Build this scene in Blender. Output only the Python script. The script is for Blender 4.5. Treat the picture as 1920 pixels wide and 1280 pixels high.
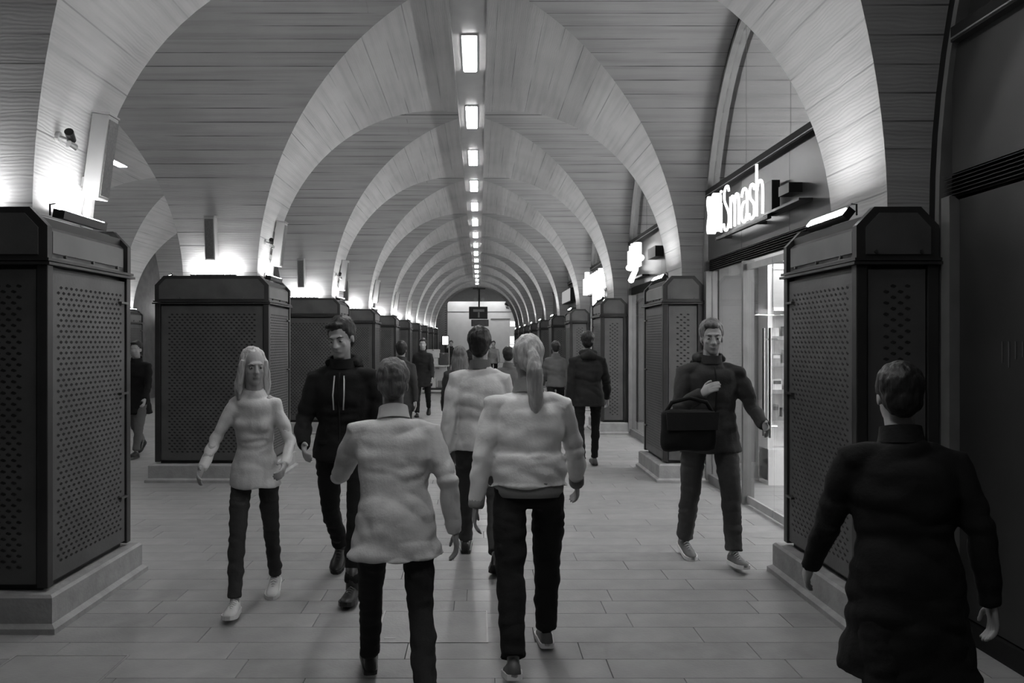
import bpy, bmesh, math, random
from mathutils import Vector, Matrix, noise

for o in list(bpy.data.objects):
    bpy.data.objects.remove(o)
random.seed(7)
scene = bpy.context.scene
COL = scene.collection
PI = math.pi

# ------------------------------------------------------------------ camera, world, exposure
cam_data = bpy.data.cameras.new('camera')
cam_data.sensor_width = 36.0
cam_data.lens = 28.0
cam_data.shift_x = 62 / 1920.0
cam_data.clip_start = 0.05
cam = bpy.data.objects.new('camera', cam_data)
COL.objects.link(cam)
cam.location = (0, 0, 1.6)
cam.rotation_euler = (PI / 2, 0, 0)
scene.camera = cam

world = bpy.data.worlds.new('world')
scene.world = world
world.use_nodes = True
world.node_tree.nodes['Background'].inputs[0].default_value = (1, 1, 1, 1)
world.node_tree.nodes['Background'].inputs[1].default_value = 0.010

vs = scene.view_settings
vs.view_transform = 'Standard'
vs.look = 'None'
vs.exposure = 0.0
vs.gamma = 1.0
vs.use_curve_mapping = False

# lamp strengths (emission of the luminous surfaces)
E_CEIL = 68.0      # ceiling luminaires
E_UP_L = 110.0      # uplights on the left pillar row
E_UP_R = 260.0      # uplights on the right pillar row
E_UP_F = 230.0      # LED bars in front of the arch feet
E_SIGN = 3.5
E_SHOP = 20.0
E_HALL = 15.0

# ------------------------------------------------------------------ layout constants (metres)
CX, A = -0.11, 2.47            # nave centre line, half span of the arches
NL, NR = CX - A, CX + A        # inner faces of the arch legs
LEGW, D = 0.86, 0.72           # leg width (x) and depth (y)
CX2 = NL - LEGW - A            # centre of the side aisle
ROW3 = CX2 - A                 # inner face of the far aisle legs
BAY, Y0 = 4.66, 4.96           # bay length, first pillar
B_ = (BAY - D) / 2
ZS, ZC = 2.30, 5.00            # springing and crown
RISE = ZC - ZS
XSHOP = 2.60
K_FIRST, K_LAST = -1, 9
YEND = Y0 + BAY * K_LAST + BAY / 2


# ------------------------------------------------------------------ materials
def lin(v):
    return v / 12.92 if v <= 0.04045 else ((v + 0.055) / 1.055) ** 2.4


MATS = {}


def new_mat(name):
    m = bpy.data.materials.new(name)
    m.use_nodes = True
    nt = m.node_tree
    for n in list(nt.nodes):
        nt.nodes.remove(n)
    out = nt.nodes.new('ShaderNodeOutputMaterial')
    MATS[name] = m
    return m, nt, out


def plain(name, grey, rough=0.6, metal=0.0, var=0.12, scale=6.0, bump=0.0, bscale=40.0, spec=0.5, coat=0.0, stretch=(1, 1, 1)):
    """grey surface with noise variation and fine relief"""
    m, nt, out = new_mat(name)
    b = nt.nodes.new('ShaderNodeBsdfPrincipled')
    nt.links.new(b.outputs[0], out.inputs[0])
    tc = nt.nodes.new('ShaderNodeTexCoord')
    mp = nt.nodes.new('ShaderNodeMapping')
    mp.inputs['Scale'].default_value = stretch
    nt.links.new(tc.outputs['Object'], mp.inputs[0])
    nz = nt.nodes.new('ShaderNodeTexNoise')
    nz.inputs['Scale'].default_value = scale
    nz.inputs['Detail'].default_value = 5
    nt.links.new(mp.outputs[0], nz.inputs[0])
    cr = nt.nodes.new('ShaderNodeValToRGB')
    lo, hi = max(0, grey * (1 - var)), min(1, grey * (1 + var))
    cr.color_ramp.elements[0].color = (lo, lo, lo, 1)
    cr.color_ramp.elements[1].color = (hi, hi, hi, 1)
    cr.color_ramp.elements[0].position = 0.3
    cr.color_ramp.elements[1].position = 0.7
    nt.links.new(nz.outputs[0], cr.inputs[0])
    nt.links.new(cr.outputs[0], b.inputs['Base Color'])
    b.inputs['Roughness'].default_value = rough
    b.inputs['Metallic'].default_value = metal
    b.inputs['Specular IOR Level'].default_value = spec
    b.inputs['Coat Weight'].default_value = coat
    if bump:
        n2 = nt.nodes.new('ShaderNodeTexNoise')
        n2.inputs['Scale'].default_value = bscale
        n2.inputs['Detail'].default_value = 4
        nt.links.new(mp.outputs[0], n2.inputs[0])
        bp = nt.nodes.new('ShaderNodeBump')
        bp.inputs['Strength'].default_value = bump
        bp.inputs['Distance'].default_value = 0.02
        nt.links.new(n2.outputs[0], bp.inputs['Height'])
        nt.links.new(bp.outputs[0], b.inputs['Normal'])
    return m


def emit(name, strength, grey=1.0):
    m, nt, out = new_mat(name)
    e = nt.nodes.new('ShaderNodeEmission')
    e.inputs[0].default_value = (grey, grey, grey, 1)
    e.inputs[1].default_value = strength
    nt.links.new(e.outputs[0], out.inputs[0])
    return m


def board_concrete(name, grey, row=0.16, length=2.4, line=0.55, streak=0.18):
    """board-marked concrete; UV.x runs along the boards, UV.y across them (metres)"""
    m, nt, out = new_mat(name)
    N, L = nt.nodes.new, nt.links.new
    b = N('ShaderNodeBsdfPrincipled')
    L(b.outputs[0], out.inputs[0])
    b.inputs['Roughness'].default_value = 0.78
    b.inputs['Specular IOR Level'].default_value = 0.3
    uv = N('ShaderNodeUVMap')
    uv.uv_map = 'UVMap'
    # joints between boards
    br = N('ShaderNodeTexBrick')
    br.offset = 0.37
    br.inputs['Color1'].default_value = (0.93, 0.93, 0.93, 1)
    br.inputs['Color2'].default_value = (1.0, 1.0, 1.0, 1)
    br.inputs['Mortar'].default_value = (line, line, line, 1)
    br.inputs['Scale'].default_value = 1.0
    br.inputs['Mortar Size'].default_value = 0.007
    br.inputs['Mortar Smooth'].default_value = 0.6
    br.inputs['Brick Width'].default_value = length
    br.inputs['Row Height'].default_value = row
    L(uv.outputs[0], br.inputs['Vector'])
    # long stains along the boards
    mp = N('ShaderNodeMapping')
    mp.inputs['Scale'].default_value = (0.35, 9.0, 1)
    L(uv.outputs[0], mp.inputs[0])
    nz = N('ShaderNodeTexNoise')
    nz.inputs['Scale'].default_value = 1.6
    nz.inputs['Detail'].default_value = 6
    L(mp.outputs[0], nz.inputs[0])
    cr = N('ShaderNodeValToRGB')
    cr.color_ramp.elements[0].position = 0.33
    cr.color_ramp.elements[0].color = (1 - streak * 2, 1 - streak * 2, 1 - streak * 2, 1)
    cr.color_ramp.elements[1].position = 0.55
    cr.color_ramp.elements[1].color = (1, 1, 1, 1)
    L(nz.outputs[0], cr.inputs[0])
    # cloudy patches
    nz2 = N('ShaderNodeTexNoise')
    nz2.inputs['Scale'].default_value = 1.1
    nz2.inputs['Detail'].default_value = 5
    L(uv.outputs[0], nz2.inputs[0])
    mr = N('ShaderNodeMapRange')
    mr.inputs[3].default_value = grey * 0.8
    mr.inputs[4].default_value = grey * 1.2
    L(nz2.outputs[0], mr.inputs[0])
    nz3 = N('ShaderNodeTexNoise'); nz3.inputs['Scale'].default_value = 1.0; nz3.inputs['Detail'].default_value = 3
    mp3 = N('ShaderNodeMapping'); mp3.inputs['Scale'].default_value = (0.9, 2.6, 1); mp3.inputs['Location'].default_value = (5, 9, 0)
    L(uv.outputs[0], mp3.inputs[0]); L(mp3.outputs[0], nz3.inputs[0])
    mr3 = N('ShaderNodeMapRange'); mr3.inputs[1].default_value = 0.38; mr3.inputs[2].default_value = 0.62
    L(nz3.outputs[0], mr3.inputs[0])
    m0 = N('ShaderNodeMixRGB'); m0.inputs[1].default_value = (.95, .95, .95, 1)
    L(mr3.outputs[0], m0.inputs[0]); L(br.outputs['Color'], m0.inputs[2])
    m1 = N('ShaderNodeMixRGB'); m1.blend_type = 'MULTIPLY'; m1.inputs[0].default_value = 1
    L(m0.outputs[0], m1.inputs[1]); L(cr.outputs[0], m1.inputs[2])
    m2 = N('ShaderNodeMixRGB'); m2.blend_type = 'MULTIPLY'; m2.inputs[0].default_value = 1
    L(m1.outputs[0], m2.inputs[1]); L(mr.outputs[0], m2.inputs[2])
    L(m2.outputs[0], b.inputs['Base Color'])
    # wood grain left by the boards
    wv = N('ShaderNodeTexWave')
    wv.wave_type = 'BANDS'; wv.bands_direction = 'Y'
    wv.inputs['Scale'].default_value = 9.0
    wv.inputs['Distortion'].default_value = 9.0
    wv.inputs['Detail'].default_value = 3
    wv.inputs['Detail Scale'].default_value = 0.7
    mp2 = N('ShaderNodeMapping')
    mp2.inputs['Scale'].default_value = (0.5, 1.6, 1)
    L(uv.outputs[0], mp2.inputs[0]); L(mp2.outputs[0], wv.inputs[0])
    ad = N('ShaderNodeMath'); ad.operation = 'MULTIPLY_ADD'
    ad.inputs[1].default_value = 0.16
    L(wv.outputs[1], ad.inputs[0])
    bw = N('ShaderNodeRGBToBW'); L(m0.outputs[0], bw.inputs[0]); L(bw.outputs[0], ad.inputs[2])
    bp = N('ShaderNodeBump')
    bp.inputs['Strength'].default_value = 0.35
    bp.inputs['Distance'].default_value = 0.012
    L(ad.outputs[0], bp.inputs['Height']); L(bp.outputs[0], b.inputs['Normal'])
    return m


def glass(name, tint=0.9, refl=0.04, rough=0.02):
    m, nt, out = new_mat(name)
    N, L = nt.nodes.new, nt.links.new
    tr = N('ShaderNodeBsdfTransparent'); tr.inputs[0].default_value = (tint, tint, tint, 1)
    gl = N('ShaderNodeBsdfGlossy'); gl.inputs['Roughness'].default_value = rough
    lw = N('ShaderNodeLayerWeight'); lw.inputs[0].default_value = 0.5
    pw = N('ShaderNodeMath'); pw.operation = 'POWER'; pw.inputs[1].default_value = 5.0
    L(lw.outputs['Facing'], pw.inputs[0])
    fr = N('ShaderNodeMapRange'); fr.inputs[3].default_value = refl; fr.inputs[4].default_value = 1.0
    L(pw.outputs[0], fr.inputs[0])
    mx = N('ShaderNodeMixShader')
    L(fr.outputs[0], mx.inputs[0]); L(tr.outputs[0], mx.inputs[1]); L(gl.outputs[0], mx.inputs[2])
    L(mx.outputs[0], out.inputs[0])
    return m


def cloth(name, grey, var=0.18, rough=0.9, fold=0.35):
    return plain(name, grey, rough, 0, var, 4, 0.12, 70, 0.25)


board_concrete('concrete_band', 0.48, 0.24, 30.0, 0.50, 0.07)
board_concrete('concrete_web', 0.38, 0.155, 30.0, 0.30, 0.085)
plain('paving', 0.30, 0.42, 0, 0.10, 5, 0.10, 60, 0.4)
plain('paving_b', 0.28, 0.45, 0, 0.12, 7, 0.10, 60, 0.4)
plain('paving_c', 0.315, 0.40, 0, 0.10, 6, 0.10, 60, 0.4)
plain('grout', 0.14, 0.9)
plain('plinth', 0.30, 0.65, 0, 0.15, 9, 0.15, 50)
plain('clad_panel', 0.10, 0.48, 0.35, 0.15, 5, 0.05, 60)
plain('clad_frame', 0.035, 0.42, 0.35, 0.15, 5)
plain('perforation', 0.014, 0.7)
plain('clad_cap', 0.12, 0.40, 0.35, 0.15, 4)
plain('bolt', 0.10, 0.35, 0.8)
plain('speaker', 0.33, 0.5, 0, 0.06, 4)
plain('speaker_grille', 0.12, 0.6, 0, 0.2, 60, 0.3, 160)
plain('dark_metal', 0.02, 0.4, 0.5)
plain('steel', 0.45, 0.5, 0.6, 0.1)
plain('chrome', 0.75, 0.15, 1.0, 0.05)
plain('track_paint', 0.30, 0.5, 0, 0.06)
plain('shop_dark', 0.012, 0.7, 0.0, .1, 5, 0, 40, .2)
plain('fascia', 0.035, 0.28, 0.1, 0.2, 2, 0, 40, 0.5)
plain('shutter', 0.035, 0.45, 0.3, 0.15, 3)
plain('frame_grey', 0.22, 0.4, 0.4)
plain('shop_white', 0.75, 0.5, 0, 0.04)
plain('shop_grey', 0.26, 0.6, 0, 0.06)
plain('black', 0.012, 0.5)
plain('goods_dark', 0.06, 0.4)
plain('goods_light', 0.55, 0.5)
plain('goods_mid', 0.22, 0.5)
plain('hall_wall', 0.66, 0.7, 0, 0.05, 2)
plain('hall_dark', 0.12, 0.7, 0, 0.25, 4, 0.2, 20)
plain('brick', 0.17, 0.8, 0, 0.25, 8)
plain('mortar', 0.09, 0.9)
glass('glass_clear', 0.94, 0.03)
glass('glass_lunette', 0.80, 0.10, 0.05)
emit('lamp_ceiling', E_CEIL)
emit('lamp_up_left', E_UP_L)
emit('lamp_up_right', E_UP_R)
emit('lamp_up_front', E_UP_F)
emit('lamp_sign', E_SIGN)
emit('lamp_sign_dim', E_SIGN * 0.12)
emit('lamp_shop', E_SHOP)
emit('lamp_shop_dim', 2.2)
emit('lamp_cove', 9.0)
emit('lamp_hall', E_HALL)
emit('screen', 2.5)


# ------------------------------------------------------------------ mesh helpers
class MB:
    def __init__(self):
        self.v, self.f, self.uv = [], [], None

    def add(self, vs_, fs_):
        o = len(self.v)
        self.v += [tuple(p) for p in vs_]
        self.f += [tuple(i + o for i in f) for f in fs_]
        return self

    def box(self, x0, x1, y0, y1, z0, z1, bev=0.0):
        if x1 < x0: x0, x1 = x1, x0
        if y1 < y0: y0, y1 = y1, y0
        if z1 < z0: z0, z1 = z1, z0
        if not bev:
            vs_ = [(x, y, z) for z in (z0, z1) for x, y in ((x0, y0), (x1, y0), (x1, y1), (x0, y1))]
            return self.add(vs_, [(3, 2, 1, 0), (4, 5, 6, 7), (0, 1, 5, 4), (1, 2, 6, 5), (2, 3, 7, 6), (3, 0, 4, 7)])
        bm = bmesh.new()
        bmesh.ops.create_cube(bm, size=1)
        for q in bm.verts:
            q.co = Vector((x0 + (q.co.x + .5) * (x1 - x0), y0 + (q.co.y + .5) * (y1 - y0), z0 + (q.co.z + .5) * (z1 - z0)))
        bmesh.ops.bevel(bm, geom=bm.edges[:], offset=bev, segments=2, affect='EDGES', profile=0.6)
        bm.verts.index_update()
        self.add([q.co[:] for q in bm.verts], [[q.index for q in f.verts] for f in bm.faces])
        bm.free()
        return self

    def tube(self, pts, rad, n=10, cap=True, ref=None, squash=None):
        """pts list of Vector; rad list of r or (ra, rb); ref = direction of ra"""
        pts = [Vector(p) for p in pts]
        m = len(pts)
        if not isinstance(rad, (list, tuple)): rad = [rad] * m
        rings = []
        prev = Vector(ref) if ref is not None else None
        for i in range(m):
            if i == 0: t = pts[1] - pts[0]
            elif i == m - 1: t = pts[-1] - pts[-2]
            else: t = (pts[i + 1] - pts[i]).normalized() + (pts[i] - pts[i - 1]).normalized()
            t = t.normalized() if t.length > 1e-9 else Vector((0, 0, 1))
            if prev is None:
                prev = Vector((1, 0, 0)) if abs(t.x) < 0.8 else Vector((0, 1, 0))
            a = (prev - t * prev.dot(t))
            a = a.normalized() if a.length > 1e-6 else t.orthogonal().normalized()
            if ref is None: prev = a
            b = t.cross(a)
            r = rad[i]
            ra, rb = (r if isinstance(r, (list, tuple)) else (r, r))
            rings.append([pts[i] + a * (ra * math.cos(2 * PI * j / n)) + b * (rb * math.sin(2 * PI * j / n)) for j in range(n)])
        vs_ = [p for r in rings for p in r]
        fs_ = []
        for i in range(m - 1):
            for j in range(n):
                k = (j + 1) % n
                fs_.append((i * n + j, i * n + k, (i + 1) * n + k, (i + 1) * n + j))
        if cap:
            fs_.append(tuple(range(n))[::-1])
            fs_.append(tuple((m - 1) * n + j for j in range(n)))
        return self.add(vs_, fs_)

    def ell(self, c, r, n=14, m=9, rot=None):
        c = Vector(c)
        vs_, fs_ = [], []
        for i in range(1, m):
            th = PI * i / m
            for j in range(n):
                ph = 2 * PI * j / n
                vs_.append(Vector((r[0] * math.sin(th) * math.cos(ph), r[1] * math.sin(th) * math.sin(ph), r[2] * math.cos(th))))
        vs_ += [Vector((0, 0, r[2])), Vector((0, 0, -r[2]))]
        for i in range(m - 2):
            for j in range(n):
                k = (j + 1) % n
                fs_.append((i * n + j, (i + 1) * n + j, (i + 1) * n + k, i * n + k))
        t, b = len(vs_) - 2, len(vs_) - 1
        for j in range(n):
            k = (j + 1) % n
            fs_.append((t, j, k))
            fs_.append((b, (m - 2) * n + k, (m - 2) * n + j))
        if rot is not None: vs_ = [rot @ p for p in vs_]
        return self.add([p + c for p in vs_], fs_)

    def prism(self, poly, axis, a, b):
        """extrude 2D polygon along axis ('x','y','z') from a to b; poly coords are the other two axes in order"""
        def P(u, w, t):
            return {'x': (t, u, w), 'y': (u, t, w), 'z': (u, w, t)}[axis]
        n = len(poly)
        vs_ = [P(u, w, a) for u, w in poly] + [P(u, w, b) for u, w in poly]
        fs_ = [tuple(range(n))[::-1], tuple(range(n, 2 * n))]
        for i in range(n):
            k = (i + 1) % n
            fs_.append((i, k, n + k, n + i))
        return self.add(vs_, fs_)

    def mesh(self, name, smooth=False, fix=True):
        me = bpy.data.meshes.new(name)
        me.from_pydata(self.v, [], self.f)
        if fix:
            bm = bmesh.new(); bm.from_mesh(me)
            bmesh.ops.recalc_face_normals(bm, faces=bm.faces[:])
            bm.to_mesh(me); bm.free()
        if smooth:
            me.polygons.foreach_set('use_smooth', [True] * len(me.polygons))
        me.update()
        return me

    def build(self, name, mat, parent=None, smooth=False, fix=True):
        return obj(name, self.mesh(name, smooth, fix), mat, parent)


def obj(name, me, mat, parent=None):
    o = bpy.data.objects.new(name, me)
    COL.objects.link(o)
    if mat is not None and len(me.materials) == 0:
        me.materials.append(MATS[mat])
    if parent is not None:
        o.parent = parent
    return o


def empty(name, loc=(0, 0, 0), rz=0.0):
    o = bpy.data.objects.new(name, None)
    COL.objects.link(o)
    o.location = loc
    o.rotation_euler = (0, 0, rz)
    o.empty_display_size = 0.1
    return o


def tag(o, label=None, cat=None, group=None, kind=None):
    if label: o['label'] = label
    if cat: o['category'] = cat
    if group: o['group'] = group
    if kind: o['kind'] = kind
    return o


def kids_of(o):
    return [q for q in bpy.data.objects if q.parent == o]


def copy_thing(root):
    """copy a thing, its parts and their sub-parts"""
    c = root.copy()
    COL.objects.link(c)
    for p in kids_of(root):
        pc = p.copy(); COL.objects.link(pc); pc.parent = c
        for s in kids_of(p):
            sc = s.copy(); COL.objects.link(sc); sc.parent = pc
    return c


ORD = ['first', 'second', 'third', 'fourth', 'fifth', 'sixth', 'seventh', 'eighth', 'ninth', 'tenth', 'eleventh', 'twelfth',
       'thirteenth', 'fourteenth', 'fifteenth', 'sixteenth', 'seventeenth', 'eighteenth']


# ------------------------------------------------------------------ vaults
def strip_mesh(name, rows, nseg):
    """rows: list of lists of (pos, uv); quads between rows"""
    vs_, uvs, fs_ = [], [], []
    w = len(rows[0])
    for r in rows:
        for p, u in r:
            vs_.append(p); uvs.append(u)
    for i in range(len(rows) - 1):
        for j in range(w - 1):
            fs_.append((i * w + j, i * w + j + 1, (i + 1) * w + j + 1, (i + 1) * w + j))
    me = bpy.data.meshes.new(name)
    me.from_pydata(vs_, [], fs_)
    uvl = me.uv_layers.new(name='UVMap')
    for lp in me.loops:
        uvl.data[lp.index].uv = uvs[lp.vertex_index]
    me.polygons.foreach_set('use_smooth', [True] * len(me.polygons))
    me.update()
    return me


NA = 56


def arc_samples():
    """(cos, sin, arc length) across the arch from one foot to the other, with straight legs below"""
    out = [(1.0, None, 0.0)]
    s, pc, ps = 0.0, 1.0, 0.0
    for i in range(NA + 1):
        th = PI * i / NA
        c, q = math.cos(th), math.sin(th)
        out.append((c, q, i))
    out.append((-1.0, None, 0.0))
    return out


def band_mesh(cx):
    """longitudinal barrel between two groins, centred on a pillar row (local y = 0)"""
    rows, s, last = [], 0.0, None
    for c, q, _ in arc_samples():
        x = cx - A * c
        z = 0.9 if q is None else ZS + RISE * q
        if last is not None: s += math.hypot(x - last[0], z - last[1])
        last = (x, z)
        h = D / 2 + B_ * (1 - abs(c))
        rows.append([((x, -h + 2 * h * j / 4, z), (-h + 2 * h * j / 4 + 3.3, s)) for j in range(5)])
    return strip_mesh('arch_band', rows, NA)


def web_mesh(xl, xr, left_open, right_open):
    """transverse barrel over a leg row, local y = 0 at bay centre; leg from xl to xr; open sides flare to the next crown line"""
    rows, s, last = [], 0.0, None
    for c, q, _ in arc_samples():
        y = -B_ * c
        z = 0.9 if q is None else ZS + RISE * q
        if last is not None: s += math.hypot(y - last[0], z - last[1])
        last = (y, z)
        x0 = xl - (A * (1 - abs(c)) if left_open else 0)
        x1 = xr + (A * (1 - abs(c)) if right_open else 0)
        rows.append([((x0 + (x1 - x0) * j / 4, y, z), (x0 + (x1 - x0) * j / 4 + 20, s)) for j in range(5)])
    return strip_mesh('vault_web', rows, NA)


ceiling = tag(empty('ceiling', (0, 0, 0)), kind='structure')
b_nave, b_aisle = band_mesh(CX), band_mesh(CX2)
w_mid, w_right, w_far = web_mesh(NL - LEGW, NL, True, True), web_mesh(NR, 5.4, True, False), web_mesh(ROW3 - LEGW, ROW3, False, True)
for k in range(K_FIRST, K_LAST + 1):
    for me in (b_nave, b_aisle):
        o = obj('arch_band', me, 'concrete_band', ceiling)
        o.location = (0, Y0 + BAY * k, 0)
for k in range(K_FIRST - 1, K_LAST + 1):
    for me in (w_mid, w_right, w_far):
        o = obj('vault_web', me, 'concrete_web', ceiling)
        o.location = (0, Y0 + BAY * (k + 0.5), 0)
# fine expansion joint along each transverse crown line of the nave
for k in range(0, 6):
    o = MB().box(NL + 0.2, NR - 0.2, -0.011, 0.011, ZC - 0.003, ZC + 0.02).build('crown_joint', 'black', ceiling)
    o.location = (0, Y0 + BAY * (k + 0.5), 0)

# ------------------------------------------------------------------ floor
floor = MB().box(-9.6, 7.0, -3.0, 64, -0.30, -0.030).build('floor', 'grout')
tag(floor, kind='structure')
ROWD, SLEN, GAP = 0.225, 0.90, 0.0035
XL, XR = -3.60, XSHOP + 0.1
slab_me = {}


def slab_mesh(w, mt):
    key = (round(w, 3), mt)
    if key not in slab_me:
        hw, hd = w / 2, ROWD / 2 - GAP / 2
        e = 0.0015
        mb = MB()
        vs_ = [(sx * hw, sy * hd, z) for z in (-0.03, -e) for sx, sy in ((-1, -1), (1, -1), (1, 1), (-1, 1))]
        vs_ += [(sx * (hw - e), sy * (hd - e), 0) for sx, sy in ((-1, -1), (1, -1), (1, 1), (-1, 1))]
        fs_ = [(8, 9, 10, 11)]
        for a in (0, 4):
            for i in range(4):
                fs_.append((a + i, a + (i + 1) % 4, a + 4 + (i + 1) % 4, a + 4 + i))
        mb.add(vs_, fs_)
        me = mb.mesh('paving_slab')
        me.materials.append(MATS[mt])
        slab_me[key] = me
    return slab_me[key]


rest = {m_: MB() for m_ in ('paving', 'paving_b', 'paving_c')}
n_slab = 0
r = 0
y = 2.55
while y < 60:
    off = (r % 4) * 0.225 + (0.11 if r % 3 == 0 else 0)
    xa = -9.3 if y > 5 else -4.2
    x = xa - off
    while x < XR + (3.4 if 5 < y < 14 else 0):
        x0, x1 = max(x, xa) + GAP / 2, x + SLEN - GAP / 2
        if x1 - x0 > 0.1:
            mt = random.choice(['paving', 'paving', 'paving_b', 'paving_c'])
            d = y
            px = 898 + 1493 * (x0 + x1) / 2 / max(d, .1)
            inview = -100 < px < 2000 and -3.0 < (x0 + x1) / 2 < 2.2 and d < 11.5 and d > 3.5
            if inview and n_slab < 298:
                o = obj('paving_slab', slab_mesh(x1 - x0, mt), None, floor)
                o.location = ((x0 + x1) / 2, y, 0)
                n_slab += 1
            else:
                hd = ROWD / 2 - GAP / 2
                rest[mt].add([(x0, y - hd, 0), (x1, y - hd, 0), (x1, y + hd, 0), (x0, y + hd, 0),
                              (x0, y - hd, -.03), (x1, y - hd, -.03), (x1, y + hd, -.03), (x0, y + hd, -.03)],
                             [(0, 1, 2, 3), (4, 5, 1, 0), (5, 6, 2, 1), (6, 7, 3, 2), (7, 4, 0, 3)])
        x += SLEN
    y += ROWD
    r += 1
    if y > 30: y += 0.0
for m_, mb in rest.items():
    tag(mb.build('paving_field', m_, floor, fix=False), kind='stuff')


def access_cover(x0, x1, y0, y1, label):
    t = empty('access_cover', ((x0 + x1) / 2, (y0 + y1) / 2, 0))
    tag(t, label, 'access cover', 'steel-edged access covers in the paving')
    w, d = (x1 - x0) / 2, (y1 - y0) / 2
    e = 0.009
    MB().box(-w, w, -d, -d + e, 0.0005, 0.004).build('frame_strip', 'steel', t)
    MB().box(-w, w, d - e, d, 0.0005, 0.004).build('frame_strip', 'steel', t)
    MB().box(-w, -w + e, -d, d, 0.0005, 0.0038).build('frame_strip', 'steel', t)
    MB().box(w - e, w, -d, d, 0.0005, 0.0038).build('frame_strip', 'steel', t)
    MB().box(-w + e + .003, w - e - .003, -d + e + .003, d - e - .003, 0.0005, 0.003).build('infill_tray', 'paving', t)
    MB().box(-w + .05, -w + .11, -d + .05, -d + .065, 0.003, 0.0045).build('lifting_slot', 'steel', t)


access_cover(-0.56, 0.05, 4.23, 4.73, 'steel-edged access cover in the paving below the walkers in the middle')
access_cover(-2.36, -1.78, 3.45, 4.06, 'steel-edged access cover beside the nearest metal pillar on the left')

# ------------------------------------------------------------------ pillar housings
dimple_cache = {}


def dimple_mesh(w, h):
    key = (round(w, 3), round(h, 3))
    if key in dimple_cache: return dimple_cache[key]
    mb = MB()  # solid flakes whose dark colour paints the shade inside the holes
    px, pz, sw, sh, dep = 0.058, 0.031, 0.015, 0.013, 0.004
    nx, nz = int(w / px), int(h / pz)
    for j in range(nz):
        z = -h / 2 + (j + 0.5) * h / nz
        for i in range(nx):
            x = -w / 2 + (i + (0.25 if j % 2 else 0.75)) * w / nx
            mb.add([(x - sw, -.001, z + sh * .2), (x - sw * .3, -dep, z + sh * .75), (x + sw, -dep, z + sh * .2), (x + sw, -.001, z - sh * .35), (x + sw * .2, -.001, z - sh * .75), (x - sw, -.001, z - sh * .3)],
                   [(0, 1, 2, 3, 4, 5)[::-1]])
    me = mb.mesh('perforation', fix=False)
    me.materials.append(MATS['perforation'])
    dimple_cache[key] = me
    return me


PH = 0.53   # half depth of a housing (y)


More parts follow.
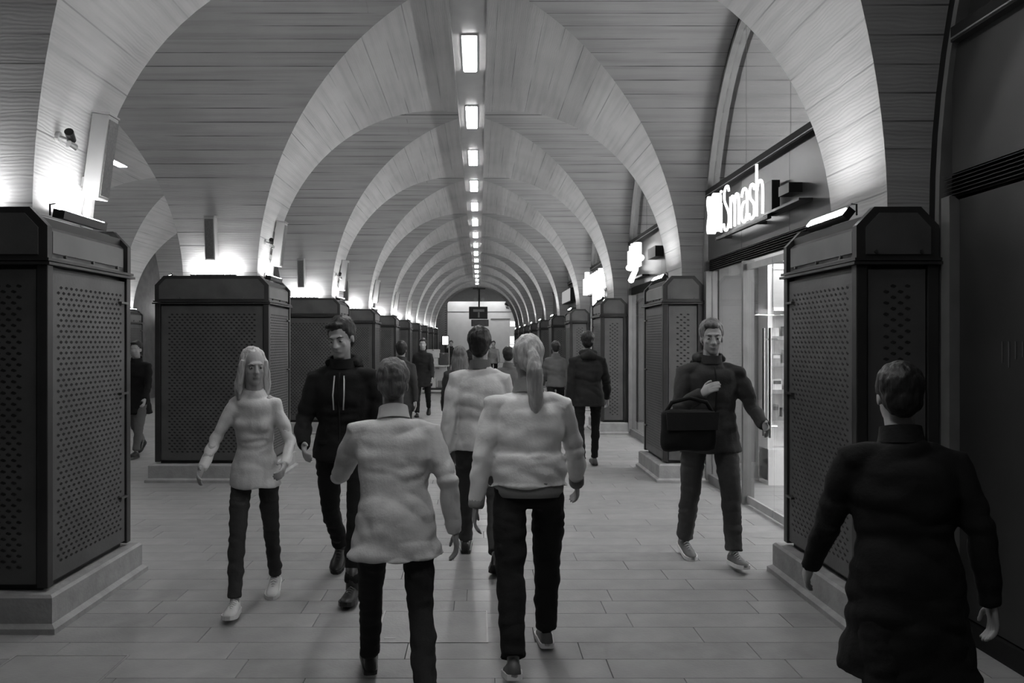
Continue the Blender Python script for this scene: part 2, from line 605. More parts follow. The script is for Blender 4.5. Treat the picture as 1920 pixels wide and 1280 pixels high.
def make_housing(w, uplights):
    """clad pillar housing, w wide in x, origin at floor centre. uplights: list of (kind, side)"""
    t = empty('pillar_housing')
    hw, hd = w / 2, PH
    # plinth
    mb = MB()
    o0, o1 = 0.085, 0.055
    vs_ = []
    for z, o_ in ((0, o0), (0.03, o0), (0.05, o1), (0.19, o1), (0.205, o1 - 0.015)):
        vs_ += [(sx * (hw + o_), sy * (hd + o_), z) for sx, sy in ((-1, -1), (1, -1), (1, 1), (-1, 1))]
    fs_ = [(3, 2, 1, 0), (16, 17, 18, 19)]
    for a in range(0, 16, 4):
        for i in range(4):
            fs_.append((a + i, a + (i + 1) % 4, a + 4 + (i + 1) % 4, a + 4 + i))
    mb.add(vs_, fs_).build('plinth', 'plinth', t)
    MB().box(-hw + .05, hw - .05, -hd + .05, hd - .05, 0.2, 2.30).build('core', 'black', t)
    # corner posts
    for sx in (-1, 1):
        for sy in (-1, 1):
            MB().box(sx * (hw - .062), sx * hw, sy * (hd - .062), sy * hd, 0.225, 2.03, .006).build('corner_post', 'clad_frame', t)
    # perforated panels
    zc, ph = 1.125, 1.76
    for sy in (-1, 1):
        p = MB().box(-hw + .07, hw - .07, sy * (hd - .03), sy * (hd - .012), zc - ph / 2, zc + ph / 2).build('perforated_panel', 'clad_panel', t)
        q = obj('perforation', dimple_mesh(w - .30, ph - .16), None, p)
        q.location = (0, sy * (hd - .012), zc)
        q.rotation_euler = (0, 0, 0 if sy < 0 else PI)
        tag(q, kind='stuff')
    for sx in (-1, 1):
        p = MB().box(sx * (hw - .03), sx * (hw - .012), -hd + .07, hd - .07, zc - ph / 2, zc + ph / 2).build('perforated_panel', 'clad_panel', t)
        q = obj('perforation', dimple_mesh(2 * hd - .24, ph - .16), None, p)
        q.location = (sx * (hw - .012), 0, zc)
        q.rotation_euler = (0, 0, PI / 2 if sx > 0 else -PI / 2)
        tag(q, kind='stuff')
    # ledge rail
    mb = MB()
    for z0, z1, o_ in ((2.028, 2.043, .022), (2.05, 2.066, .014)):
        mb.box(-hw - o_, hw + o_, -hd - o_, -hd + .03, z0, z1); mb.box(-hw - o_, hw + o_, hd - .03, hd + o_, z0, z1)
        mb.box(-hw - o_, -hw + .03, -hd + .03, hd - .03, z0, z1); mb.box(hw - .03, hw + o_, -hd + .03, hd - .03, z0, z1)
    mb.build('ledge_rail', 'clad_frame', t)
    # cap: sloped casing between two chamfered end plates
    ch = 0.10
    prof = lambda i: [(-hw + i, 2.066), (hw - i, 2.066), (hw - i, 2.245 - i * .5), (hw - i - ch, 2.35 - i * .8), (-hw + i + ch, 2.35 - i * .8), (-hw + i, 2.245 - i * .5)]
    MB().prism(prof(0.028), 'y', -hd + .05, hd - .05).build('cap_casing', 'clad_cap', t)
    for sx in (-1, 1):
        MB().prism([(sx * (hw - .03), 2.10), (sx * (hw - .012), 2.10), (sx * (hw - .012), 2.222), (sx * (hw - .03), 2.222)], 'y', -hd + .08, hd - .09).build('cap_lip', 'clad_cap', t)
    for sy in (-1, 1):
        MB().prism(prof(0.0), 'y', sy * (hd - .05), sy * hd).build('end_plate', 'clad_frame', t)
        MB().prism([(-hw + .05, 2.085), (hw - .05, 2.085), (hw - .05, 2.235), (hw - .125, 2.315), (-hw + .125, 2.315), (-hw + .05, 2.235)], 'y', sy * hd, sy * (hd + .008)).build('end_panel', 'clad_panel', t)
    # bolts along the ledge, latches on the posts
    for i in (-1, 0, 1):
        for sx in (-1, 1):
            MB().tube([(sx * (hw - .012), i * .33, 2.09), (sx * (hw + .004), i * .33, 2.09)], .010, 8).build('bolt', 'bolt', t)
    for i in (-1, 1):
        MB().tube([(i * (hw * .55), -hd - .016, 2.10), (i * (hw * .55), -hd + .004, 2.10)], .010, 8).build('bolt', 'bolt', t)
    for sx in (-1, 1):
        for z in (0.55, 1.25, 1.86):
            MB().box(sx * (hw - .02), sx * (hw + .010), hd - .16, hd - .055, z - .007, z + .007).build('latch', 'bolt', t)
    # uplights standing on the top
    for kind, side, off in uplights:
        if kind == 'bar':        # LED bar along x at the front / back of the leg, seen as a row of dots
            yb = side * (D / 2 + .10)
            f = MB().box(off - .26, off + .26, yb - .025, yb + .025, 2.335, 2.37).build('led_bar', 'dark_metal', t)
            for i in range(7):
                xx = off - .225 + i * .075
                MB().box(xx - .022, xx + .022, yb - .018, yb + .018, 2.371, 2.378).build('led', 'lamp_up_front', f)
        else:                    # round uplight beside the leg on the nave side
            xb = side * (hw - .075)
            tl = (.15 if kind == 'left' else .9) * side
            b0 = Vector((xb, off, 2.358))
            ax, cr_ = Vector((math.sin(tl), 0, math.cos(tl))), Vector((math.cos(tl), 0, -math.sin(tl)))
            f = MB().add([b0 + cr_ * q * .034 + ax * h_ + Vector((0, y_, 0)) for h_ in (-.03, .02) for q, y_ in ((-1, -.27), (1, -.27), (1, .27), (-1, .27))],
                         [(3, 2, 1, 0), (4, 5, 6, 7), (0, 1, 5, 4), (1, 2, 6, 5), (2, 3, 7, 6), (3, 0, 4, 7)]).build('uplight_bar', 'dark_metal', t)
            MB().add([b0 + cr_ * q * .022 + ax * h_ + Vector((0, y_, 0)) for h_ in (.0205, .024) for q, y_ in ((-1, -.25), (1, -.25), (1, .25), (-1, .25))],
                     [(3, 2, 1, 0), (4, 5, 6, 7), (0, 1, 5, 4), (1, 2, 6, 5), (2, 3, 7, 6), (3, 0, 4, 7)]).build('lamp_strip', 'lamp_up_left' if kind == 'left' else 'lamp_up_right', f)
            MB().tube([(xb - .04 * side, off - .29, 2.34), (xb - .03 * side, off - .31, 2.40), (xb - .02 * side, off - .27, 2.41)], .006, 6).build('cable', 'dark_metal', f)
    return t


WL, WR = 1.30, 0.46
XLC, XRC = -2.40 - WL / 2, 2.10 + WR / 2
proto_l = make_housing(WL, [('bar', -1, 0.0), ('bar', 1, 0.0), ('left', 1, 0.0), ('left', -1, 0.0)])
proto_r = make_housing(WR, [('right', -1, 0.0)])
for k in range(0, K_LAST + 1):
    t = proto_l if k == 0 else copy_thing(proto_l)
    t.location = (XLC, Y0 + BAY * k, 0)
    tag(t, 'dark perforated metal pillar casing, %s in the left row from the camera' % ORD[k], 'pillar casing', 'clad pillars of the left row')
for k in range(0, K_LAST + 1):
    t = proto_r if k == 0 else copy_thing(proto_r)
    t.location = (XRC, Y0 + BAY * k, 0)
    tag(t, 'narrow dark metal pillar casing by the shops, %s counted from the camera' % ORD[k], 'pillar casing', 'clad pillars of the shop side')
for k in range(2, 6):
    t = copy_thing(proto_l)
    t.location = (ROW3 - .18 + .0 - WL / 2 + .36, Y0 + BAY * k, 0)
    tag(t, 'dark pillar casing across the side aisle, seen through the gap between the nearest left pillars' if k == 3 else
        'dark pillar casing on the far side of the side aisle, %s from the camera' % ORD[k - 2], 'pillar casing', 'clad pillars across the side aisle')

# ------------------------------------------------------------------ hanging light track and luminaires
ZL = 1.6 + 2.97
tr = empty('light_track', (-0.095, 24.6, ZL))
tag(tr, 'long grey suspended lighting raft running along the crown of the vault', 'lighting raft')
MB().box(-.165, .165, -24.6, 17.6, 0.012, .09).build('raft_tray', 'track_paint', tr)
for sx in (-1, 1):
    MB().box(sx * .165, sx * .178, -24.6, 17.6, -.012, .095).build('raft_edge', 'track_paint', tr)
for k in range(0, 10):
    yy = Y0 + BAY * k - 24.6 + 1.2
    MB().tube([(0, yy, .09), (0, yy, 0.43)], .010, 6).build('hanger_rod', 'dark_metal', tr)
lum = empty('ceiling_light')
MB().box(-.078, .078, -.52, .52, 0.0, .011).build('lamp_body', 'track_paint', lum)
MB().box(-.066, .066, -.50, .50, -.010, -.0005, .004).build('diffuser', 'lamp_ceiling', lum)
MB().box(-.070, .070, .502, .512, -.009, -.0005).build('end_clip', 'track_paint', lum)
for k in range(-3, 15):
    t = lum if k == -3 else copy_thing(lum)
    t.location = (-0.095, 8.25 + 2.33 * k, ZL)
    if k < 0:
        lb = 'bright ceiling light on the central raft, %s above the top edge of the picture' % ORD[-k - 1]
    else:
        lb = 'bright ceiling light on the central raft, %s from the top of the picture' % ORD[k]
    tag(t, lb, 'ceiling light', 'lights on the central raft')
# side aisle lights (long bright strips)
for i, k in enumerate(range(0, 4)):
    t = copy_thing(lum)
    t.location = (CX2 - .10, 12.95 + BAY * (k - 1), ZL - .02)
    tag(t, 'bright strip light in the side aisle, seen above the nearest left pillar' if k == 1 else 'bright strip light of the side aisle, %s from the camera' % ORD[i], 'ceiling light', 'lights of the side aisle')


# ------------------------------------------------------------------ loudspeakers and cameras on the arches
def face_point(z):
    """x offset from leg face towards the nave for the arch surface at height z, and the slope angle"""
    q = max(0, (z - ZS) / RISE)
    c = math.sqrt(max(0, 1 - q * q))
    return A * (1 - c), math.atan2(A * q, RISE * c) if c > 1e-3 else PI / 2


def column_speaker(label, h=0.54, w=0.14):
    t = empty('column_loudspeaker')
    tag(t, label, 'loudspeaker', 'slim column loudspeakers on the arches')
    MB().box(-w / 2, w / 2, -.13, -.02, -h / 2, h / 2, .008).build('cabinet', 'speaker', t)
    MB().box(-w / 2 + .012, w / 2 - .012, -.137, -.129, -h / 2 + .02, h / 2 - .03).build('grille', 'speaker_grille', t)
    MB().box(-w / 2 - .004, w / 2 + .004, -.134, -.018, h / 2, h / 2 + .012).build('top_cap', 'speaker', t)
    for z in (-.17, .17):
        MB().box(-.03, .03, -.03, .03, z - .03, z + .03).build('wall_bracket', 'speaker', t)
    MB().tube([(.0, -.02, -h / 2), (.0, -.012, -h / 2 - .28)], .011, 6).build('conduit', 'speaker', t)
    return t


for k in range(0, 6):
    # nave side: tilted along the curve, facing the nave
    zc = 2.80
    off, ang = face_point(zc)
    t = column_speaker('pale column loudspeaker leaning along the nave side of the %s left arch' % ORD[k])
    t.location = (NL + off + .01, Y0 + BAY * k + (.16 if k else .20), zc)
    t.rotation_euler = (0, 0, 0)
    # local -y faces the nave (+x): rotate +90 about z, then lean
    M = Matrix.Rotation(ang * 0.75, 4, 'Y') @ Matrix.Rotation(PI / 2, 4, 'Z')
    t.rotation_euler = M.to_euler()
for k in range(1, 5):
    zc = 2.79
    q = (zc - ZS) / RISE
    t = column_speaker('slim grey loudspeaker upright on the front of the %s left arch foot' % ORD[k], .50, .12)
    t.location = (NL - LEGW * .58, Y0 + BAY * k - D / 2 - B_ * (1 - math.sqrt(1 - q * q)) - .0, zc)
    M = Matrix.Rotation(math.atan2(B_ * q, RISE * math.sqrt(1 - q * q)) * .75, 4, 'X')
    t.rotation_euler = M.to_euler()


def spot_camera(label):
    t = empty('security_camera')
    tag(t, label, 'security camera', 'small security cameras on the arches')
    MB().tube([(0, 0, 0), (0, -.03, 0)], .045, 12).build('mounting_plate', 'steel', t)
    MB().tube([(0, -.03, 0), (0, -.10, -.01)], .014, 8).build('arm', 'steel', t)
    MB().tube([(-.05, -.12, .05), (.06, -.10, .0)], [.038, .034], 12).build('camera_head', 'dark_metal', t)
    MB().tube([(-.02, -.12, -.045), (.05, -.14, -.06)], [.03, .033], 12).build('second_lens', 'chrome', t)
    return t


for k in range(0, 3):
    zc = 2.83 if k == 0 else 2.78
    off, ang = face_point(zc)
    t = spot_camera('small dark security camera on the nave side of the %s left arch' % ORD[k])
    t.location = (NL + off, Y0 + BAY * k - .18, zc)
    t.scale = (.7, .7, .7)
    M = Matrix.Rotation(ang, 4, 'Y') @ Matrix.Rotation(PI / 2, 4, 'Z')
    t.rotation_euler = M.to_euler()

# ------------------------------------------------------------------ shopfronts along the right
SX0, SX1 = XSHOP, XSHOP + 0.10


def arch_poly(inset, zlo, zhi, n=36):
    """arch outline (y, z) at an inset from the vault surface, clipped between zlo and zhi; from far side to near side"""
    pts = []
    for i in range(n + 1):
        th = PI * i / n
        yy = (B_ - inset) * math.cos(th)
        zz = ZS + (RISE - inset) * math.sin(th)
        pts.append((yy, zz))
    return pts


def arch_ring(i0, i1, x0, x1, zlow):
    mb = MB()
    a, b = arch_poly(i0, 0, 0), arch_poly(i1, 0, 0)
    a = [(a[0][0], zlow)] + a + [(a[-1][0], zlow)]
    b = [(b[0][0], zlow)] + b + [(b[-1][0], zlow)]
    n = len(a)
    vs_ = [(x0, p[0], p[1]) for p in a] + [(x0, p[0], p[1]) for p in b] + [(x1, p[0], p[1]) for p in a] + [(x1, p[0], p[1]) for p in b]
    fs_ = []
    for i in range(n - 1):
        fs_ += [(i, i + 1, n + i + 1, n + i), (2 * n + i, 3 * n + i, 3 * n + i + 1, 2 * n + i + 1),
                (n + i, n + i + 1, 3 * n + i + 1, 3 * n + i), (i, 2 * n + i, 2 * n + i + 1, i + 1)]
    return mb.add(vs_, fs_)


def half_w(z, inset):
    q = min(1, max(0, (z - ZS) / (RISE - inset)))
    return (B_ - inset) * math.sqrt(1 - q * q)


def pane_clip(y0, y1, z0, inset):
    """pane polygon in (y,z): from z0 up to the arch between y0 and y1"""
    pts = [(y0, z0)]
    pts.append((y1, z0))
    n = 10
    for i in range(n + 1):
        yy = y1 + (y0 - y1) * i / n
        q = min(1, abs(yy) / (B_ - inset))
        pts.append((yy, max(z0 + .01, ZS + (RISE - inset) * math.sqrt(1 - q * q))))
    return pts


ZT0, ZT1 = 3.215, 3.295      # dark transom
ZG0, ZG1 = 2.395, 2.52       # louvre grille
shop_protos = {}


def shopfront(n, k, kind):
    yc = Y0 + BAY * (k + .5)
    t = empty('window_%d' % n, (0, yc, 0))
    tag(t, kind='structure')
    arch_ring(0.0, 0.11, SX0 - .0, SX1 + .06, 0.0).build('window_frame', 'shop_dark', t)  # outer ring is near-black, painting the shade in the gap beside the vault
    arch_ring(0.11, 0.15, SX0 - .03, SX1, 0.0).build('window_frame', 'frame_grey', t)
    hw = half_w(ZT1, .15)
    MB().box(SX0 - .05, SX1, -hw, hw, ZT0, ZT1).build('transom', 'shop_dark', t)
    MB().box(SX0 - .055, SX0 - .05, -hw, hw, ZT0 + .014, ZT0 + .022).build('transom_bead', 'frame_grey', t)
    # lunette panes
    ys = [-hw, -hw / 3, hw / 3, hw]
    for i in range(3):
        MB().prism(pane_clip(ys[i] + .006, ys[i + 1] - .006, ZT1, .15), 'x', SX0 + .03, SX0 + .042).build('pane', 'glass_lunette' if kind != 'dark' else 'shutter', t)
    # fascia panels
    hw2 = half_w(ZT0, .15)
    ys = [-1.80, -.62, .60, 1.80]
    for i in range(3):
        a, b = max(ys[i], -hw2 - .05), min(ys[i + 1], hw2 + .05)
        MB().box(SX0, SX0 + .03, a + .003, b - .003, ZG1, ZT0).build('fascia_panel', 'fascia' if kind != 'dark' else 'shutter', t)
    # louvre
    for i in range(6):
        z = ZG0 + .008 + i * .021
        MB().add([(SX0 - .012, -1.80, z), (SX0 - .012, 1.80, z), (SX0 + .03, 1.80, z + .016), (SX0 + .03, -1.80, z + .016),
                  (SX0 - .012, -1.80, z - .003), (SX0 - .012, 1.80, z - .003), (SX0 + .03, 1.80, z + .013), (SX0 + .03, -1.80, z + .013)],
                 [(0, 1, 2, 3), (7, 6, 5, 4), (0, 4, 5, 1), (1, 5, 6, 2), (2, 6, 7, 3), (3, 7, 4, 0)]).build('louvre_slat', 'shutter', t)
    MB().box(SX0 + .031, SX0 + .05, -1.8, 1.8, ZG0, ZG1).build('louvre_back', 'black', t)
    # jamb posts
    MB().box(SX0 - .03, SX1, 1.72, 1.80, 0, ZG0).build('jamb_post', 'frame_grey', t)
    MB().box(SX0 - .03, SX1, -1.80, -1.72, 0, ZG0).build('jamb_post', 'frame_grey', t)
    return t


def room(k, kind):
    """shop interior behind bay k"""
    y0_, y1_ = Y0 + BAY * k + .40, Y0 + BAY * (k + 1) - .40
    t = empty('wall_shop_%d' % (k + 1), (0, 0, 0))
    tag(t, kind='structure')
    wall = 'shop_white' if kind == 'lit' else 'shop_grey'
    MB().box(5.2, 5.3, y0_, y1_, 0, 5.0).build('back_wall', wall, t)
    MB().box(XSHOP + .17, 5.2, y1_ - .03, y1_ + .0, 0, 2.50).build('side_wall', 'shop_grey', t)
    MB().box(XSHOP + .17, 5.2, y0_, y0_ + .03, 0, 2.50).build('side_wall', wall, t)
    if kind != 'dark':
        MB().box(XSHOP + .17, 5.2, y0_, y1_, 2.50, 2.54).build('false_ceiling', 'shop_white', t)
        for i in range(3):
            yy = y0_ + (y1_ - y0_) * (i + .5) / 3
            MB().box(3.2, 4.6, yy - .2, yy + .2, 2.485, 2.499).build('ceiling_panel_lamp', 'lamp_shop' if kind == 'lit' else 'lamp_shop_dim', t)
        # added glowing sheet, unseen on the false ceiling, brightens the vault behind the lunette
        MB().box(3.4, 4.8, (y0_ + y1_) / 2 - 1.2, (y0_ + y1_) / 2 + 1.2, 2.545, 2.56).build('cove_lamp', 'lamp_cove', t)


KINDS = {-1: 'dark', 0: 'lit', 1: 'lit', 2: 'lit', 3: 'dim', 4: 'dim', 5: 'dark', 6: 'dark', 7: 'dark', 8: 'dark', 9: 'dark'}
door_n = 0
for n, k in enumerate(range(-1, 10)):
    kd = KINDS[k]
    w = shopfront(n + 1, k, kd)
    room(k, kd)
    yc = Y0 + BAY * (k + .5)
    if kd == 'dark':
        for i, (a, b) in enumerate(((-1.71, -.58), (-.56, .56), (.58, 1.71))):
            MB().box(SX0 + .02, SX0 + .04, a, b, .12, ZG0 - .02).build('shutter_panel', 'shutter', w)
        MB().box(SX0, SX1, -1.72, 1.72, 0, .11).build('sill', 'shop_dark', w)
        if k == -1:
            mb = MB()
            for i in range(60):
                yy = -1.6 + i * .05
                mb.box(SX0 + .016, SX0 + .0195, yy, yy + .008, 1.50 + .03 * math.sin(i * 1.7), 1.60)
            tag(mb.build('frosted_stripes', 'clad_panel', w), kind='stuff')
    else:
        # fixed glazing far side, sliding doors in the middle
        MB().box(SX0 + .03, SX0 + .045, .58, 1.72, .10, ZG0).build('pane', 'glass_clear', w)
        MB().box(SX0 + .03, SX0 + .045, -1.72, -.92, .10, ZG0).build('pane', 'glass_clear', w)
        MB().box(SX0, SX1, .58, 1.72, 0, .10).build('sill', 'frame_grey', w)
        MB().box(SX0, SX1, -1.72, -.92, 0, .10).build('sill', 'frame_grey', w)
        for yy in (.54, -.90):
            MB().box(SX0 - .01, SX1, yy - .022, yy + .022, 0, ZG0).build('door_post', 'frame_grey', w)
        door_n += 1
        dr = tag(empty('door_%d' % door_n, (0, yc, 0)), kind='structure')
        for a, b, hy in ((-.17, .51, -.10), (-.87, -.19, -.26)):
            MB().box(SX0 + .03, SX0 + .042, a, b, .02, 2.36).build('door_leaf', 'glass_clear', dr)
            h = MB().tube([(SX0 - .03, hy, .75), (SX0 - .03, hy, 1.72)], .014, 8).build('door_handle', 'chrome', dr)
            for z in (.85, 1.62):
                MB().tube([(SX0 - .03, hy, z), (SX0 + .03, hy, z)], .009, 6).build('standoff', 'chrome', h)
            MB().box(SX0 + .022, SX0 + .05, a, b, .02, .09).build('kick_rail', 'steel', dr)
            MB().box(SX0 + .022, SX0 + .05, a, b, 2.30, 2.36).build('top_rail', 'steel', dr)


# display wall of the nearest shop (against its far party wall, facing the camera)
def display_unit(x0, x1, yw, label, tiers, seed, short):
    rnd = random.Random(seed)
    t = empty('display_unit', ((x0 + x1) / 2, yw, 0))
    tag(t, label, 'display unit', 'white shop display units')
    hw = (x1 - x0) / 2
    MB().box(-hw, hw, -.03, 0, 0.05, 2.46).build('back_panel', 'shop_white', t)
    for s in (-1, 1):
        MB().box(s * hw, s * (hw - .05), -.30, -.03, 0.05, 2.46).build('side_panel', 'shop_white', t)
    MB().box(-hw + .05, hw - .05, -.33, -.28, 1.98, 2.42).build('header_panel', 'shop_grey', t)
    f = MB()
    f.box(-hw + .05, hw - .05, -.345, -.33, 2.40, 2.46); f.box(-hw + .05, hw - .05, -.345, -.33, 1.94, 1.98)
    f.build('header_frame', 'shop_white', t)
    for z in tiers:
        MB().box(-hw + .05, hw - .05, -.26, -.03, z - .02, z).build('shelf', 'shop_white', t)
        MB().box(-hw + .05, hw - .05, -.268, -.26, z - .035, z + .01).build('shelf_edge', 'goods_mid', t)
    MB().box(-hw, hw, -.32, -.03, 0, .40).build('base_cabinet', 'shop_white', t)
    # goods
    for zi, z in enumerate(tiers):
        x = -hw + .09
        i = 0
        while x < hw - .17:
            w_ = rnd.uniform(.06, .11)
            h_ = rnd.uniform(.10, .17)
            g = empty('boxed_accessory', ((x0 + x1) / 2 + x + w_ / 2, yw - .16, z))
            tag(g, 'boxed accessory on the %s shelf up, %s along, in the %s' % (ORD[zi], ORD[i], short), 'box', 'boxed accessories in the shops')
            MB().box(-w_ / 2, w_ / 2, -.04, .04, .001, h_, .004).build('carton', rnd.choice(['goods_dark', 'goods_mid', 'goods_light']), g)
            MB().box(-w_ / 2 + .01, w_ / 2 - .01, -.043, -.0405, h_ * .55, h_ * .85).build('printed_band', rnd.choice(['goods_light', 'goods_dark']), g)
            x += w_ + rnd.uniform(.015, .05)
            i += 1
    return t


yw0 = Y0 + BAY - .44
display_unit(3.22, 4.10, yw0, 'bright white display wall of the phone shop, behind the glass doors', (.75, 1.05, 1.35, 1.65), 3, 'phone shop')
display_unit(3.05, 3.95, yw0 + BAY, 'bright white display wall of the second shop', (.9, 1.3, 1.7), 5, 'second shop')


# ------------------------------------------------------------------ illuminated signs
def stroke(pts, n=10):
    """smooth a 2D polyline (Catmull-Rom)"""
    out = []
    P = [pts[0]] + list(pts) + [pts[-1]]
    for i in range(1, len(P) - 2):
        for j in range(n):
            t_ = j / n
            a, b, c, d = P[i - 1], P[i], P[i + 1], P[i + 2]
            out.append(tuple(0.5 * ((2 * b[q]) + (-a[q] + c[q]) * t_ + (2 * a[q] - 5 * b[q] + 4 * c[q] - d[q]) * t_ ** 2 +
                                    (-a[q] + 3 * b[q] - 3 * c[q] + d[q]) * t_ ** 3) for q in (0, 1)))
    out.append(pts[-1])
    return out


def glyph(strokes, x, y0, z0, sc, rad, wsc=1.0):
    """strokes in (u, v); u runs towards the camera (-y)"""
    mb = MB()
    for s in strokes:
        if len(s) == 1:
            mb.ell((x, y0 - s[0][0] * sc * wsc, z0 + s[0][1] * sc), (rad * 1.2,) * 3, 10, 6)
        else:
            p = [(x, y0 - u * sc * wsc, z0 + v * sc) for u, v in stroke(s, 6)]
            mb.tube(p, rad, 8)
    return mb


GL = {
    'i': (0.16, [[(0.0, 0.0), (0.0, .68)], [(0.0, .95)]]),
    'S': (0.42, [[(.34, .86), (.28, .98), (.14, .98), (.04, .86), (.06, .68), (.2, .52), (.33, .36), (.34, .14), (.22, .0), (.08, .02), (.0, .16)]]),
    'm': (0.62, [[(.0, 0), (.0, .70)], [(.0, .5), (.08, .68), (.2, .66), (.26, .48), (.26, .0)], [(.26, .48), (.34, .68), (.46, .66), (.52, .48), (.52, .0)]]),
    'a': (0.42, [[(.02, .56), (.1, .69), (.24, .69), (.33, .54), (.33, .0)], [(.33, .40), (.14, .42), (.02, .28), (.02, .1), (.14, .0), (.26, .04), (.33, .16)]]),
    's': (0.38, [[(.29, .58), (.22, .69), (.1, .69), (.03, .58), (.07, .43), (.22, .32), (.29, .2), (.27, .06), (.16, .0), (.05, .02), (.0, .12)]]),
    'h': (0.42, [[(.0, 0), (.0, 1.06)], [(.0, .48), (.08, .66), (.22, .68), (.31, .52), (.31, .0)]]),
}

xs = 2.44
sg = empty('shop_sign', (0, 0, 0))
tag(sg, 'glowing white sign with lobed emblem and large letters above the nearest lit shop doors', 'sign', 'lit shop signs')
# emblem: four lobed shape
mb = MB()
cy, cz = 8.30, 2.93
poly = []
for i in range(48):
    th = 2 * PI * i / 48
    rr = 0.185 + 0.06 * math.cos(4 * (th - PI / 4)) + .0
    poly.append((cy + rr * math.cos(th) * .72, cz + rr * math.sin(th) * 1.05))
mb.prism(poly, 'x', xs - .03, xs + .05)
mb.build('emblem', 'lamp_sign', sg)
yy = 8.02
for ch in 'iSmash':
    w_, st = GL[ch]
    glyph(st, xs, yy, 2.70, 0.43, 0.0125, 1.10).build('letter', 'lamp_sign', sg, smooth=True)
    yy -= w_ * 0.43 * 1.19
MB().box(xs + .04, xs + .075, 6.85, 8.35, 2.66, 2.69).build('sign_rail', 'dark_metal', sg)
MB().box(xs + .06, xs + .13, 6.80, 6.98, 2.70, 2.98).build('transformer_box', 'dark_metal', sg)
MB().box(xs + .05, XSHOP, 6.40, 6.62, 2.80, 2.88).build('bracket', 'dark_metal', sg)
MB().box(xs + .05, XSHOP, 6.2, 7.0, 2.70, 2.72).build('bracket_tray', 'fascia', sg)
for y_ in (7.2, 8.2):
    MB().box(xs + .05, XSHOP, y_ - .015, y_ + .015, 2.66, 2.69).build('bracket_arm', 'dark_metal', sg)

# second shop sign: tall strokes over a swash, with a small round light
sg = empty('shop_sign', (0, 0, 0))
tag(sg, 'glowing white sign of tall strokes over a swash, on the second shop from the camera', 'sign', 'lit shop signs')
y0s = 12.75
for i, (u, a, b) in enumerate(((0, .14, .40), (.13, .10, .47), (.26, .10, .49), (.39, .12, .48), (.50, .12, .48))):
    MB().tube([(xs, y0s - u, 2.64 + a), (xs, y0s - u, 2.64 + b)], .062, 8).build('letter', 'lamp_sign', sg, smooth=True)
MB().tube([(xs, y0s + .22, 2.80), (xs, y0s + .05, 2.78), (xs, y0s - .2, 2.77)], .05, 8).build('letter', 'lamp_sign', sg, smooth=True)
MB().tube([(xs, y0s + .02, 2.58), (xs, y0s - .18, 2.66), (xs, y0s - .42, 2.71)], [.05, .045, .03], 8).build('swash', 'lamp_sign', sg, smooth=True)
MB().box(xs + .05, XSHOP, y0s - .6, y0s + .2, 2.60, 2.63).build('sign_rail', 'dark_metal', sg)
MB().ell((xs, y0s - .75, 2.86), (.05, .09, .05)).build('round_lamp', 'lamp_sign', sg, smooth=True)
MB().box(xs + .04, XSHOP, 11.2, 11.7, 2.80, 2.95).build('bracket', 'dark_metal', sg)

# third shop sign: two stacked lines of block letters
sg = empty('shop_sign', (0, 0, 0))
tag(sg, 'glowing white sign in two stacked lines on the third shop from the camera', 'sign', 'lit shop signs')
rnd = random.Random(4)
for i in range(9):
    yv = 18.25 - i * .29
    h_ = (.36, .50, .36, .38, .36, .37, .36, .38, .40)[i]
    mb = MB()
    mb.tube([(xs, yv, 2.66), (xs, yv, 2.66 + h_)], .055, 6); mb.tube([(xs, yv - .16, 2.68), (xs, yv - .16, 3.0)], .055, 6)
    mb.tube([(xs, yv, 2.99), (xs, yv - .16, 3.01)], .05, 6); mb.tube([(xs, yv, 2.70 + .12 * (i % 2)), (xs, yv - .16, 2.70 + .12 * (i % 2))], .05, 6)
    mb.build('letter', 'lamp_sign', sg, smooth=True)
for i in range(4):
    yv = 16.75 - i * .27
    mb = MB()
    mb.tube([(xs, yv, 2.36 if i == 0 else 2.42), (xs, yv, 2.62)], .055, 6); mb.tube([(xs, yv - .14, 2.42), (xs, yv - .14, 2.60)], .055, 6)
    mb.tube([(xs, yv, 2.60), (xs, yv - .14, 2.60)], .05, 6); mb.tube([(xs, yv, 2.44), (xs, yv - .14, 2.44)], .05, 6)
    mb.build('letter', 'lamp_sign', sg, smooth=True)
MB().box(xs + .06, XSHOP, 15.7, 18.3, 2.63, 2.66).build('sign_rail', 'dark_metal', sg)

# fourth: pale lightbox
sg = empty('shop_sign', (0, 0, 0))
tag(sg, 'pale grey lightbox sign on the fourth shop from the camera', 'sign', 'lit shop signs')
MB().box(2.40, 2.56, 20.9, 22.9, 2.66, 3.02, .01).build('sign_box', 'dark_metal', sg)
MB().box(2.385, 2.399, 20.93, 22.87, 2.68, 3.0).build('sign_face', 'lamp_sign_dim', sg)
MB().box(2.56, XSHOP, 21.2, 21.3, 2.8, 2.9).build('bracket', 'dark_metal', sg)

